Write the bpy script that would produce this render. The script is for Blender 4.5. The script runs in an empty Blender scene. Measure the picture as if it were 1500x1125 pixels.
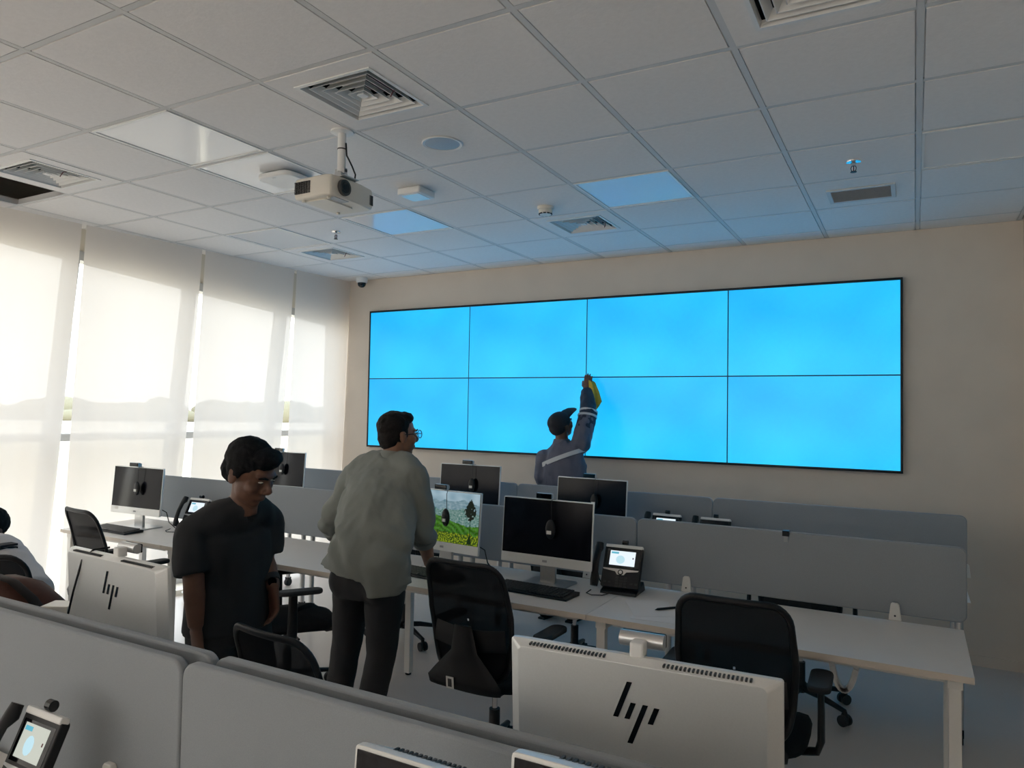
import bpy, bmesh, math, random
import numpy as np
from mathutils import Matrix, Vector, noise

random.seed(7)
S = bpy.context.scene
COL = S.collection
PI = math.pi

# ------------------------------------------------------------------ camera, world, sun, exposure
F_PX = 1068.1                       # focal length in pixels of the 1500 x 1125 frame
CAM_H = 1.68
RW = np.array([[0.87537143, -0.0020368, -0.4834467],      # world axes in camera coordinates (right, down, forward)
               [0.48313709, 0.03971551, 0.87464349],
               [0.01741886, -0.99920895, 0.03574987]])
cam_data = bpy.data.cameras.new('camera')
cam_data.sensor_fit = 'HORIZONTAL'
cam_data.sensor_width = 36.0
cam_data.lens = F_PX / 1500.0 * 36.0
cam_data.clip_start = 0.02
cam_data.clip_end = 2000
cam = bpy.data.objects.new('camera', cam_data)
COL.objects.link(cam)
mw = Matrix.Identity(4)
for r in range(3):
    mw[r][0] = RW[r][0]; mw[r][1] = -RW[r][1]; mw[r][2] = -RW[r][2]
mw[2][3] = CAM_H
cam.matrix_world = mw
S.camera = cam

S.view_settings.view_transform = 'Standard'
S.view_settings.look = 'None'
S.view_settings.gamma = 1.0
S.view_settings.use_curve_mapping = False
S.view_settings.exposure = 0.46
S.cycles.use_denoising = True
S.cycles.max_bounces = 10
S.cycles.diffuse_bounces = 6
S.cycles.transparent_max_bounces = 16

SKY = 3.9
world = bpy.data.worlds.new('hazy_sky')
S.world = world
world.use_nodes = True
wn = world.node_tree
wn.nodes.clear()
w_tc = wn.nodes.new('ShaderNodeTexCoord')
w_sep = wn.nodes.new('ShaderNodeSeparateXYZ')
w_rmp = wn.nodes.new('ShaderNodeValToRGB')
w_rmp.color_ramp.elements[0].position = 0.0
w_rmp.color_ramp.elements[0].color = (0.97, 0.96, 0.93, 1)
w_rmp.color_ramp.elements[1].position = 0.7
w_rmp.color_ramp.elements[1].color = (0.80, 0.90, 1.0, 1)
w_bg = wn.nodes.new('ShaderNodeBackground')
w_bg.inputs['Strength'].default_value = SKY
w_out = wn.nodes.new('ShaderNodeOutputWorld')
wn.links.new(w_tc.outputs['Generated'], w_sep.inputs[0])
wn.links.new(w_sep.outputs['Z'], w_rmp.inputs['Fac'])
wn.links.new(w_rmp.outputs['Color'], w_bg.inputs['Color'])
wn.links.new(w_bg.outputs[0], w_out.inputs[0])

sun_d = bpy.data.lights.new('sun', 'SUN')
sun_d.energy = 2.4
sun_d.angle = math.radians(0.6)
sun_d.color = (1.0, 0.94, 0.85)
sun = bpy.data.objects.new('sun', sun_d)
COL.objects.link(sun)
sun.rotation_euler = Vector((-0.30, 0.55, -0.78)).to_track_quat('-Z', 'Y').to_euler()   # high sun, from behind the building

# ------------------------------------------------------------------ geometry of the picture: a pixel at a known distance
def ray(x, y):
    return RW @ np.array([x - 750.0, y - 562.5, F_PX])
def at(x, y, Y):                    # the point a pixel shows, when that thing stands at depth Y
    d = ray(x, y) * (Y / ray(x, y)[1])
    return np.array([d[0], d[1], d[2] + CAM_H])
def atz(x, y, z):                   # the point a pixel shows, when that thing is at height z
    d = ray(x, y); d = d * ((z - CAM_H) / d[2])
    return np.array([d[0], d[1], z])

# ------------------------------------------------------------------ materials
MATS = {}
def mat(name, col, rough=0.5, metal=0.0, nscale=0.0, namt=0.0, bump=0.0, bscale=None, spec=0.5, emit=None, estr=0.0, coat=0.0, sheen=0.0):
    if name in MATS:
        return MATS[name]
    m = bpy.data.materials.new(name)
    m.use_nodes = True
    nt = m.node_tree
    b = nt.nodes['Principled BSDF']
    c = (col[0], col[1], col[2], 1)
    b.inputs['Base Color'].default_value = c
    b.inputs['Roughness'].default_value = rough
    b.inputs['Metallic'].default_value = metal
    b.inputs['Specular IOR Level'].default_value = spec
    b.inputs['Coat Weight'].default_value = coat
    b.inputs['Sheen Weight'].default_value = sheen
    if emit is not None:
        b.inputs['Emission Color'].default_value = (*emit, 1)
        b.inputs['Emission Strength'].default_value = estr
    tc = nt.nodes.new('ShaderNodeTexCoord')
    if namt > 0:
        n = nt.nodes.new('ShaderNodeTexNoise')
        n.inputs['Scale'].default_value = nscale
        n.inputs['Detail'].default_value = 4
        r = nt.nodes.new('ShaderNodeValToRGB')
        r.color_ramp.elements[0].position = 0.3
        r.color_ramp.elements[1].position = 0.7
        r.color_ramp.elements[0].color = (*[max(0, v * (1 - namt)) for v in col], 1)
        r.color_ramp.elements[1].color = (*[min(1, v * (1 + namt)) for v in col], 1)
        nt.links.new(tc.outputs['Object'], n.inputs['Vector'])
        nt.links.new(n.outputs['Fac'], r.inputs['Fac'])
        nt.links.new(r.outputs['Color'], b.inputs['Base Color'])
    if bump > 0:
        n2 = nt.nodes.new('ShaderNodeTexNoise')
        n2.inputs['Scale'].default_value = bscale or nscale or 100
        n2.inputs['Detail'].default_value = 3
        bp = nt.nodes.new('ShaderNodeBump')
        bp.inputs['Strength'].default_value = bump
        bp.inputs['Distance'].default_value = 0.002
        nt.links.new(tc.outputs['Object'], n2.inputs['Vector'])
        nt.links.new(n2.outputs['Fac'], bp.inputs['Height'])
        nt.links.new(bp.outputs['Normal'], b.inputs['Normal'])
    MATS[name] = m
    return m

m_wall = mat('warm_plaster', (0.69, 0.61, 0.525), 0.75, nscale=3, namt=0.03, bump=0.08, bscale=160)
m_floor = mat('polished_floor', (0.63, 0.57, 0.53), 0.30, nscale=1.2, namt=0.05)
m_tile = mat('mineral_tile', (0.84, 0.82, 0.81), 0.9, nscale=40, namt=0.02, bump=0.35, bscale=90, spec=0.2)
m_tee = mat('grid_metal', (0.66, 0.66, 0.66), 0.6)
m_plenum = mat('dark_plenum', (0.02, 0.02, 0.02), 0.9)
m_white = mat('white_plastic', (0.80, 0.80, 0.79), 0.4)
m_ivory = mat('ivory_plastic', (0.78, 0.74, 0.66), 0.4)
m_gloss = mat('panel_diffuser', (0.82, 0.83, 0.85), 0.12, spec=0.6)
m_black = mat('black_plastic', (0.010, 0.010, 0.012), 0.45, spec=.35)
m_blackr = mat('black_rubber', (0.02, 0.02, 0.022), 0.7)
m_glossblk = mat('dark_glass', (0.006, 0.006, 0.008), 0.06)
m_screen_off = mat('switched_off_screen', (0.006, 0.006, 0.010), 0.16, spec=0.28)
m_silver = mat('silver_metal', (0.62, 0.62, 0.62), 0.32, 0.85)
m_silvpl = mat('silver_shell', (0.76, 0.77, 0.76), 0.32, 0.25, nscale=300, namt=0.02)
m_chrome = mat('chrome', (0.75, 0.75, 0.76), 0.12, 1.0)
m_desk = mat('white_laminate', (0.74, 0.71, 0.68), 0.38, nscale=8, namt=0.012)
m_edge = mat('desk_edge_band', (0.66, 0.60, 0.53), 0.45)
m_leg = mat('powder_coated_white', (0.76, 0.75, 0.72), 0.4)
m_fabric = mat('grey_divider_fabric', (0.275, 0.30, 0.325), 0.85, nscale=900, namt=0.10, bump=0.25, bscale=1400, sheen=0.2)
m_frame = mat('window_aluminium', (0.38, 0.39, 0.40), 0.45, 0.3)
m_frame2 = mat('window_reveal', (0.62, 0.58, 0.50), 0.7)
m_chair_fab = mat('black_seat_fabric', (0.010, 0.010, 0.012), 0.9, spec=.25, nscale=400, namt=0.2, bump=0.2, bscale=700)
m_label = mat('white_sticker', (0.75, 0.75, 0.72), 0.6)
m_print = mat('dark_print', (0.05, 0.05, 0.05), 0.6)
m_sand = mat('pale_sand', (0.62, 0.53, 0.40), 0.95, nscale=0.06, namt=0.14)
m_tree = mat('dusty_foliage', (0.16, 0.15, 0.10), 0.95)
m_whitewash = mat('pale_far_wall', (0.80, 0.78, 0.74), 0.8)
m_paper = mat('white_paper', (0.78, 0.77, 0.77), 0.8)
m_skin_d = mat('brown_skin', (0.125, 0.058, 0.036), 0.55, nscale=30, namt=0.08)
m_skin_m = mat('tan_skin', (0.23, 0.115, 0.070), 0.5, nscale=30, namt=0.08)
m_hair = mat('black_hair', (0.006, 0.006, 0.007), 0.8, spec=0.2, nscale=180, namt=0.5, bump=0.8, bscale=260)
m_hair2 = mat('dark_brown_hair', (0.012, 0.009, 0.008), 0.75, spec=0.25, nscale=180, namt=0.5, bump=0.8, bscale=300)
m_shirt = mat('grey_green_cotton', (0.215, 0.23, 0.215), 0.85, nscale=500, namt=0.06, bump=0.15, bscale=700)
m_trouser = mat('charcoal_trousers', (0.020, 0.020, 0.023), 0.85, nscale=300, namt=0.1)
m_tee_blk = mat('black_tee', (0.017, 0.018, 0.021), 0.9, nscale=300, namt=0.1)
m_over = mat('slate_coverall', (0.115, 0.115, 0.15), 0.85, nscale=200, namt=0.08)
m_over_d = mat('navy_coverall_sleeve', (0.030, 0.032, 0.052), 0.85, nscale=200, namt=0.08)
m_refl = mat('reflective_tape', (0.55, 0.55, 0.55), 0.5)
m_cap = mat('black_cap_cloth', (0.012, 0.012, 0.018), 0.85)
m_yellow = mat('yellow_cloth', (0.62, 0.45, 0.06), 0.9, nscale=60, namt=0.1)
m_eye = mat('eye_white', (0.55, 0.52, 0.48), 0.2)
m_iris = mat('dark_iris', (0.015, 0.010, 0.008), 0.1)
m_shoe = mat('black_leather', (0.015, 0.014, 0.013), 0.35)
m_bag = mat('brown_leather', (0.070, 0.026, 0.016), 0.7, spec=.2, nscale=20, namt=0.2, bump=0.3, bscale=60)
m_bag_d = mat('dark_leather', (0.022, 0.016, 0.014), 0.75, spec=.2, nscale=20, namt=0.2)
m_palegrey = mat('pale_grey_cotton', (0.50, 0.49, 0.50), 0.85, nscale=300, namt=0.06)
m_key = mat('keyboard_key', (0.022, 0.022, 0.024), 0.5)
m_lbl_grey = mat('grey_print', (0.35, 0.36, 0.38), 0.6)
m_redwire = mat('dark_red_wire', (0.14, 0.02, 0.03), 0.5)
m_grille = mat('grey_perforated_metal', (0.46, 0.48, 0.50), 0.5, 0.2, nscale=600, namt=0.2)

def emission_mat(name, col, strength, nscale=0, namt=0):
    m = bpy.data.materials.new(name); m.use_nodes = True
    nt = m.node_tree; nt.nodes.clear()
    e = nt.nodes.new('ShaderNodeEmission'); e.inputs['Strength'].default_value = strength
    e.inputs['Color'].default_value = (*col, 1)
    g = nt.nodes.new('ShaderNodeBsdfGlossy'); g.inputs['Roughness'].default_value = 0.25
    g.inputs['Color'].default_value = (0.03, 0.03, 0.03, 1)
    a = nt.nodes.new('ShaderNodeAddShader')
    o = nt.nodes.new('ShaderNodeOutputMaterial')
    if namt:
        tc = nt.nodes.new('ShaderNodeTexCoord')
        n = nt.nodes.new('ShaderNodeTexNoise'); n.inputs['Scale'].default_value = nscale; n.inputs['Detail'].default_value = 1
        r = nt.nodes.new('ShaderNodeValToRGB')
        r.color_ramp.elements[0].position = 0.3; r.color_ramp.elements[1].position = 0.7
        r.color_ramp.elements[0].color = (col[0] * 0.6, col[1] * (1 - namt), col[2], 1)
        r.color_ramp.elements[1].color = (col[0] * 1.6, col[1] * (1 + namt), col[2], 1)
        nt.links.new(tc.outputs['Object'], n.inputs['Vector'])
        nt.links.new(n.outputs['Fac'], r.inputs['Fac']); nt.links.new(r.outputs['Color'], e.inputs['Color'])
    nt.links.new(e.outputs[0], a.inputs[0]); nt.links.new(g.outputs[0], a.inputs[1]); nt.links.new(a.outputs[0], o.inputs[0])
    return m
m_blue = emission_mat('blue_display', (0.013, 0.42, 0.85), 0.98, 1.6, 0.16)
m_phone_scr = emission_mat('phone_display', (0.72, 0.80, 0.88), 0.85)
m_phone_dim = emission_mat('phone_display_dim', (0.55, 0.57, 0.50), 0.75)
m_phone_tab = emission_mat('phone_display_tab', (0.10, 0.42, 0.55), 0.8)
m_phone_pic = emission_mat('phone_display_picture', (0.45, 0.66, 0.74), 0.85)

def blind_material(name='sheer_blind_fabric', t0=0.035, t1=0.07, mixf=0.36):
    m = bpy.data.materials.new(name); m.use_nodes = True
    nt = m.node_tree; nt.nodes.clear()
    tc = nt.nodes.new('ShaderNodeTexCoord')
    n = nt.nodes.new('ShaderNodeTexNoise'); n.inputs['Scale'].default_value = 420; n.inputs['Detail'].default_value = 2
    mp = nt.nodes.new('ShaderNodeMapRange')
    mp.inputs['To Min'].default_value = t0; mp.inputs['To Max'].default_value = t1
    tl = nt.nodes.new('ShaderNodeBsdfTranslucent'); tl.inputs['Color'].default_value = (0.82, 0.762, 0.715, 1)
    df = nt.nodes.new('ShaderNodeBsdfDiffuse'); df.inputs['Color'].default_value = (0.82, 0.77, 0.73, 1)
    tr = nt.nodes.new('ShaderNodeBsdfTransparent'); tr.inputs['Color'].default_value = (1, 0.98, 0.95, 1)
    m1 = nt.nodes.new('ShaderNodeMixShader'); m1.inputs[0].default_value = mixf
    m2 = nt.nodes.new('ShaderNodeMixShader')
    o = nt.nodes.new('ShaderNodeOutputMaterial')
    nt.links.new(tc.outputs['Object'], n.inputs['Vector'])
    nt.links.new(n.outputs['Fac'], mp.inputs['Value'])
    nt.links.new(df.outputs[0], m1.inputs[1]); nt.links.new(tl.outputs[0], m1.inputs[2])
    nt.links.new(mp.outputs[0], m2.inputs[0])
    nt.links.new(m1.outputs[0], m2.inputs[1]); nt.links.new(tr.outputs[0], m2.inputs[2])
    nt.links.new(m2.outputs[0], o.inputs[0])
    return m
m_blind = blind_material()
m_blind_fill = blind_material('fill_blind_fabric', 0.0, 0.0, 0.55)  # for the added back-wall blinds: no see-through, scatters more daylight into the room

def thin_glass(name, gloss, tint=(1, 1, 1)):
    m = bpy.data.materials.new(name); m.use_nodes = True
    nt = m.node_tree; nt.nodes.clear()
    tr = nt.nodes.new('ShaderNodeBsdfTransparent'); tr.inputs['Color'].default_value = (*tint, 1)
    g = nt.nodes.new('ShaderNodeBsdfGlossy'); g.inputs['Roughness'].default_value = 0.03
    x = nt.nodes.new('ShaderNodeMixShader'); x.inputs[0].default_value = gloss
    o = nt.nodes.new('ShaderNodeOutputMaterial')
    nt.links.new(tr.outputs[0], x.inputs[1]); nt.links.new(g.outputs[0], x.inputs[2]); nt.links.new(x.outputs[0], o.inputs[0])
    return m
m_glass = thin_glass('window_glass', 0.07, (0.90, 0.93, 0.93))
m_lens = thin_glass('spectacle_glass', 0.12, (0.85, 0.9, 0.95))

def mesh_fabric():
    m = bpy.data.materials.new('black_chair_mesh'); m.use_nodes = True
    nt = m.node_tree
    b = nt.nodes['Principled BSDF']
    b.inputs['Base Color'].default_value = (0.008, 0.008, 0.010, 1); b.inputs['Roughness'].default_value = 0.9; b.inputs['Specular IOR Level'].default_value = 0.15
    tr = nt.nodes.new('ShaderNodeBsdfTransparent')
    x = nt.nodes.new('ShaderNodeMixShader'); x.inputs[0].default_value = 0.03
    o = nt.nodes['Material Output']
    nt.links.new(b.outputs[0], x.inputs[1]); nt.links.new(tr.outputs[0], x.inputs[2]); nt.links.new(x.outputs[0], o.inputs[0])
    return m
m_mesh = mesh_fabric()

# ------------------------------------------------------------------ mesh building
def unit(v):
    v = np.asarray(v, float); n = np.linalg.norm(v)
    return v / n if n > 1e-9 else v
class MB:
    def __init__(self):
        self.v = []; self.f = []; self.mi = []
    def add(self, vs, fs, mi=0):
        o = len(self.v)
        self.v += [tuple(float(c) for c in p) for p in vs]
        self.f += [tuple(i + o for i in f) for f in fs]
        self.mi += [mi] * len(fs)
        return self
    def box(self, x0, x1, y0, y1, z0, z1, mi=0):
        vs = [(x0, y0, z0), (x1, y0, z0), (x1, y1, z0), (x0, y1, z0), (x0, y0, z1), (x1, y0, z1), (x1, y1, z1), (x0, y1, z1)]
        return self.add(vs, [(3, 2, 1, 0), (4, 5, 6, 7), (0, 1, 5, 4), (1, 2, 6, 5), (2, 3, 7, 6), (3, 0, 4, 7)], mi)
    def prism(self, outline, y0, y1, axes='xz', mi=0):
        """outline: 2-D points; extruded along the remaining axis from y0 to y1"""
        n = len(outline)
        def P(a, b, h):
            return {'xz': (a, h, b), 'xy': (a, b, h), 'yz': (h, a, b)}[axes]
        vs = [P(a, b, y0) for a, b in outline] + [P(a, b, y1) for a, b in outline]
        fs = [tuple(range(n)), tuple(range(2 * n - 1, n - 1, -1))]
        fs += [(i, i + n, (i + 1) % n + n, (i + 1) % n) for i in range(n)]
        return self.add(vs, fs, mi)
    def loft(self, rings, cap=True, mi=0):
        n = len(rings[0]); vs = [p for r in rings for p in r]; fs = []
        for k in range(len(rings) - 1):
            for i in range(n):
                j = (i + 1) % n
                fs.append((k * n + i, k * n + j, (k + 1) * n + j, (k + 1) * n + i))
        if cap:
            fs.append(tuple(range(n - 1, -1, -1)))
            fs.append(tuple((len(rings) - 1) * n + i for i in range(n)))
        return self.add(vs, fs, mi)
    def tube(self, pts, r, n=8, mi=0, ref=None):
        pts = [np.asarray(p, float) for p in pts]
        rs = list(r) if hasattr(r, '__len__') else [r] * len(pts)
        rings = []
        nrm = None
        for i, p in enumerate(pts):
            t = unit(pts[min(i + 1, len(pts) - 1)] - pts[max(i - 1, 0)])
            if nrm is None:
                a = np.array([0, 0, 1.0]) if abs(t[2]) < 0.9 else np.array([1.0, 0, 0])
                nrm = unit(np.cross(t, a))
            else:
                nrm = unit(nrm - t * (nrm @ t))
            b = np.cross(t, nrm)
            rings.append([p + rs[i] * (math.cos(2 * PI * k / n) * nrm + math.sin(2 * PI * k / n) * b) for k in range(n)])
        return self.loft(rings, True, mi)
    def cyl(self, p0, p1, r0, r1=None, n=16, mi=0):
        return self.tube([p0, p1], [r0, r0 if r1 is None else r1], n, mi)
    def lathe(self, prof, n=24, c=(0, 0, 0), mi=0):
        rings = [[(c[0] + r * math.cos(2 * PI * k / n), c[1] + r * math.sin(2 * PI * k / n), c[2] + z) for k in range(n)] for r, z in prof]
        return self.loft(rings, True, mi)
    def ell(self, c, rad, R=None, n=16, m=10, mi=0):
        R = np.eye(3) if R is None else np.asarray(R)
        rings = []
        for i in range(m + 1):
            th = PI * i / m
            th = min(max(th, 0.04), PI - 0.04)
            rings.append([np.asarray(c) + R @ (np.array([math.sin(th) * math.cos(2 * PI * k / n), math.sin(th) * math.sin(2 * PI * k / n), -math.cos(th)]) * np.asarray(rad)) for k in range(n)])
        return self.loft(rings, True, mi)
    def eloft(self, pts, ab, side, n=20, mi=0):
        """elliptic loft: half width a along 'side', half depth b across it"""
        pts = [np.asarray(p, float) for p in pts]
        rings = []
        for i, p in enumerate(pts):
            t = unit(pts[min(i + 1, len(pts) - 1)] - pts[max(i - 1, 0)])
            sd = np.asarray(side[i] if np.ndim(side) == 2 else side, float)
            s = unit(sd - t * (sd @ t)); b = np.cross(t, s)
            rings.append([p + ab[i][0] * math.cos(2 * PI * k / n) * s + ab[i][1] * math.sin(2 * PI * k / n) * b for k in range(n)])
        return self.loft(rings, True, mi)
    def xf(self, R=None, t=(0, 0, 0)):
        A = np.array(self.v)
        if R is not None: A = A @ np.asarray(R).T
        self.v = [tuple(p) for p in (A + np.asarray(t))]
        return self
    def mesh(self, name, mats, smooth=0.0):
        me = bpy.data.meshes.new(name)
        me.from_pydata(self.v, [], self.f)
        for m in (mats if isinstance(mats, (list, tuple)) else [mats]):
            me.materials.append(m)
        if any(self.mi):
            me.polygons.foreach_set('material_index', self.mi)
        bm = bmesh.new(); bm.from_mesh(me)
        bmesh.ops.recalc_face_normals(bm, faces=bm.faces)
        bm.to_mesh(me); bm.free()
        if smooth:
            me.shade_smooth()
            me.set_sharp_from_angle(angle=math.radians(smooth))
        me.update()
        return me
    def build(self, name, mats, parent=None, smooth=0.0, bevel=0.0, seg=2):
        o = bpy.data.objects.new(name, self.mesh(name, mats, smooth))
        COL.objects.link(o)
        if parent is not None:
            o.parent = parent
        if bevel:
            b = o.modifiers.new('bevel', 'BEVEL'); b.width = bevel; b.segments = seg; b.limit_method = 'ANGLE'; b.angle_limit = math.radians(40)
            b.harden_normals = False
        return o
def rrect(w, h, r, n=5, cx=0, cy=0, corners=(1, 1, 1, 1)):
    """rounded rectangle outline, corners: bottom-left, bottom-right, top-right, top-left"""
    pts = []
    for k, (sx, sy, a0) in enumerate(((-1, -1, PI), (1, -1, 1.5 * PI), (1, 1, 0), (-1, 1, PI / 2))):
        if not corners[k]:
            pts.append((cx + sx * w / 2, cy + sy * h / 2)); continue
        ox, oy = cx + sx * (w / 2 - r), cy + sy * (h / 2 - r)
        for i in range(n + 1):
            a = a0 + (PI / 2) * i / n
            pts.append((ox + r * math.cos(a), oy + r * math.sin(a)))
    return pts
def rotz(a): return np.array([[math.cos(a), -math.sin(a), 0], [math.sin(a), math.cos(a), 0], [0, 0, 1]])
def rotx(a): return np.array([[1, 0, 0], [0, math.cos(a), -math.sin(a)], [0, math.sin(a), math.cos(a)]])
def roty(a): return np.array([[math.cos(a), 0, math.sin(a)], [0, 1, 0], [-math.sin(a), 0, math.cos(a)]])

def tag(o, label=None, cat=None, group=None, kind=None):
    if label: o['label'] = label
    if cat: o['category'] = cat
    if group: o['group'] = group
    if kind: o['kind'] = kind
    return o
def empty(name, loc=(0, 0, 0), rz=0.0, label=None, cat=None, group=None):
    o = bpy.data.objects.new(name, None); COL.objects.link(o)
    o.location = loc; o.rotation_euler = (0, 0, rz); o.empty_display_size = 0.1
    return tag(o, label, cat, group)
KIDS = {}
def copy_tree(o, parent=None):
    c = o.copy(); COL.objects.link(c)
    if parent is not None: c.parent = parent
    for ch in [x for x in COL.objects if x.parent == o]:
        copy_tree(ch, c)
    return c
def place(proto, loc, rz, label, first, group=None):
    o = proto if first else copy_tree(proto)
    o.location = loc; o.rotation_euler = (0, 0, rz); o['label'] = label
    if group: o['group'] = group
    return o
def struct(o, label=None):
    o['kind'] = 'structure'
    if label: o['label'] = label
    return o

# ------------------------------------------------------------------ the room
CE = 3.025            # ceiling height
WY = 5.94             # front wall
WX = 0.645            # right wall
YB = -5.0             # wall behind the camera
Y0W = -4.80           # where the glazing starts along the left side
def Xb(Y, z): return -5.27 - 0.073 * (5.98 - Y) - (0.03 + 0.0135 * (5.98 - Y)) * (CE - z)     # blinds, on a slightly splayed and leaning front
def Xg(Y, z): return Xb(Y, z) - 0.18 - 0.07 * (CE - z)                                     # glass line behind them
def hb(Y): return 2.84 - 0.085 * (Y - 3.1)                                                 # underside of the window head

struct(MB().box(-6.6, 1.0, YB - 0.2, 6.19, -0.2, 0.0).build('floor', m_floor), 'pale grey polished floor')
struct(MB().box(-5.62, 1.0, WY, WY + 0.25, 0, CE + 0.4).build('wall_front', m_wall), 'warm white wall carrying the display wall')
struct(MB().box(WX, WX + 0.2, YB, WY, 0, CE + 0.4).build('wall_right', m_wall), 'warm white side wall')
mb = MB()
mb.box(-7.2, 1.0, YB - 0.2, YB, 0, 0.35).box(-7.2, 1.0, YB - 0.2, YB, 2.85, CE + 0.4).box(-7.2, -5.6, YB - 0.2, YB, 0.35, 2.85).box(0.45, 1.0, YB - 0.2, YB, 0.35, 2.85)
for x_ in (-3.6, -1.6): mb.box(x_ - .05, x_ + .05, YB - 0.2, YB, 0.35, 2.85)
struct(mb.build('wall_back', m_wall), 'unseen wall behind the viewer, window openings added for light')  # openings added so daylight also comes from behind the camera
mb = MB()
def strip(Ya, Yb, za, zb, fx0, fx1, mb, n=8):
    """a slab between two leaning surfaces fx0(Y,z) and fx1(Y,z)"""
    za_ = za if callable(za) else (lambda Y: za); zb_ = zb if callable(zb) else (lambda Y: zb)
    rings = []
    for i in range(n + 1):
        Y = Ya + (Yb - Ya) * i / n
        a, b = za_(Y), zb_(Y)
        rings.append([(fx0(Y, a), Y, a), (fx1(Y, a), Y, a), (fx1(Y, b), Y, b), (fx0(Y, b), Y, b)])
    mb.loft(rings)
strip(Y0W, WY, hb, lambda Y: CE + 0.4, lambda Y, z: Xb(Y, z) - 0.17, lambda Y, z: Xb(Y, z) - 0.32, mb)
strip(YB, Y0W, 0, CE + 0.4, lambda Y, z: Xb(Y, z) - 0.02, lambda Y, z: Xb(Y, z) - 0.30, mb)
strip(Y0W, WY, 0, 0.05, lambda Y, z: Xb(Y, z) - 0.10, lambda Y, z: Xb(Y, z) - 0.40, mb)
struct(mb.build('wall_left', m_frame2), 'leaning window wall')
struct(MB().box(-0.0, WX - 0.0, 0, 0, 0, 0).v and MB().box(-5.2, WX, WY - 0.012, WY, 0, 0.07).build('baseboard_front', m_wall))

# ---- ceiling: slab, hung grid, tiles
GX, GY, GP = 0.02, 2.69, 0.6
ceil_mb = MB().box(-6.5, 1.0, YB - 0.2, 6.19, CE + 0.28, CE + 0.42)
ceil_mb.box(-6.2, WX, YB, GY - 4 * GP, CE, CE + 0.28)
ceiling = struct(ceil_mb.build('ceiling', [m_plenum]), 'suspended ceiling of white tiles')
ceiling.data.materials.append(m_tile)
for p in ceiling.data.polygons:
    if p.center.z < CE + 0.27: p.material_index = 1
TW = 0.024
ys = [GY + GP * j for j in range(-4, 6)] + [WY]       # cross lines, last strip ends on the wall
def bar(name, x0, x1, y0, y1, up=0.0):
    MB().box(x0, x1, y0, y1, CE - 0.001, CE + 0.004).box(x0 + (0 if x1 - x0 > y1 - y0 else .010), x1 - (0 if x1 - x0 > y1 - y0 else .010), y0 + (.010 if x1 - x0 > y1 - y0 else 0), y1 - (.010 if x1 - x0 > y1 - y0 else 0), CE + 0.004, CE + 0.04).xf(None, (0, 0, up)).build(name, m_tee, ceiling)
for i in range(-9, 2):
    bar('grid_runner', GX + GP * i - TW / 2, GX + GP * i + TW / 2, ys[0], WY)
for y in ys[1:-1]:
    bar('grid_cross_bar', -5.72, WX, y - TW / 2, y + TW / 2, .0006)
bar('wall_angle', -5.6, WX, WY - 0.02, WY)
LIGHTS = {(-6, -1): 'unlit square light panel nearest the windows in the row with the large air vent', (-3, 2): 'unlit square light panel reflecting blue, right of the smoke detector',
          (-6, 2): 'unlit square light panel reflecting blue just beyond the projector', (-8, 2): 'unlit square light panel beyond the projector, close to the blinds',
          (-6, 0): 'unlit square light panel with a white access point on it', (0, 2): 'unlit square light panel at the right wall'}
VENTS = {(-4, -1): 'large square air vent nearest the projector', (-8, -1): 'square air vent high at the left beside the lifted tile', (-8, 3): 'small square air vent above the corner of blinds and wall',
         (-4, 3): 'square air vent above the display wall by the smoke detector', (-1, -1): 'square air vent cut by the top edge of the picture'}
HOLE = (-9, -1)
tile_meshes = {}
def tile_mesh(w, d):
    k = (round(w, 3), round(d, 3))
    if k not in tile_meshes:
        g = 0.005
        m_ = MB()
        a, b = w / 2 - TW / 2 - g, d / 2 - TW / 2 - g
        # tegular tile: face dropped level with the bars, thin rebate all round
        m_.loft([[(-a, -b, -0.002), (a, -b, -0.002), (a, b, -0.002), (-a, b, -0.002)],
                 [(-a - .001, -b - .001, 0.006), (a + .001, -b - .001, 0.006), (a + .001, b + .001, 0.006), (-a - .001, b + .001, 0.006)],
                 [(-a - g - .008, -b - g - .008, 0.006), (a + g + .008, -b - g - .008, 0.006), (a + g + .008, b + g + .008, 0.006), (-a - g - .008, b + g + .008, 0.006)],
                 [(-a - g - .008, -b - g - .008, 0.018), (a + g + .008, -b - g - .008, 0.018), (a + g + .008, b + g + .008, 0.018), (-a - g - .008, b + g + .008, 0.018)]])
        tile_meshes[k] = m_.mesh('ceiling_tile', m_tile)
    return tile_meshes[k]
def cell_c(i, j): return GX + GP * (i + .5), GY + GP * (j + .5)
for i in range(-10, 1):
    x0 = GX + GP * i; x1 = x0 + GP
    if i == -10: x0 = -5.70
    for j in range(-4, 6):
        y0 = ys[j + 4]; y1 = ys[j + 5]
        if (i, j) in LIGHTS or (i, j) in VENTS: continue
        o = bpy.data.objects.new('ceiling_tile', tile_mesh(x1 - x0, y1 - y0)); COL.objects.link(o)
        o.parent = ceiling
        o.location = ((x0 + x1) / 2, (y0 + y1) / 2, CE)
        if (i, j) == HOLE:
            o.location = ((x0 + x1) / 2 - 0.06, (y0 + y1) / 2 - 0.20, CE + 0.075); o.rotation_euler = (0.12, 0.0, 0.03)

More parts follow.
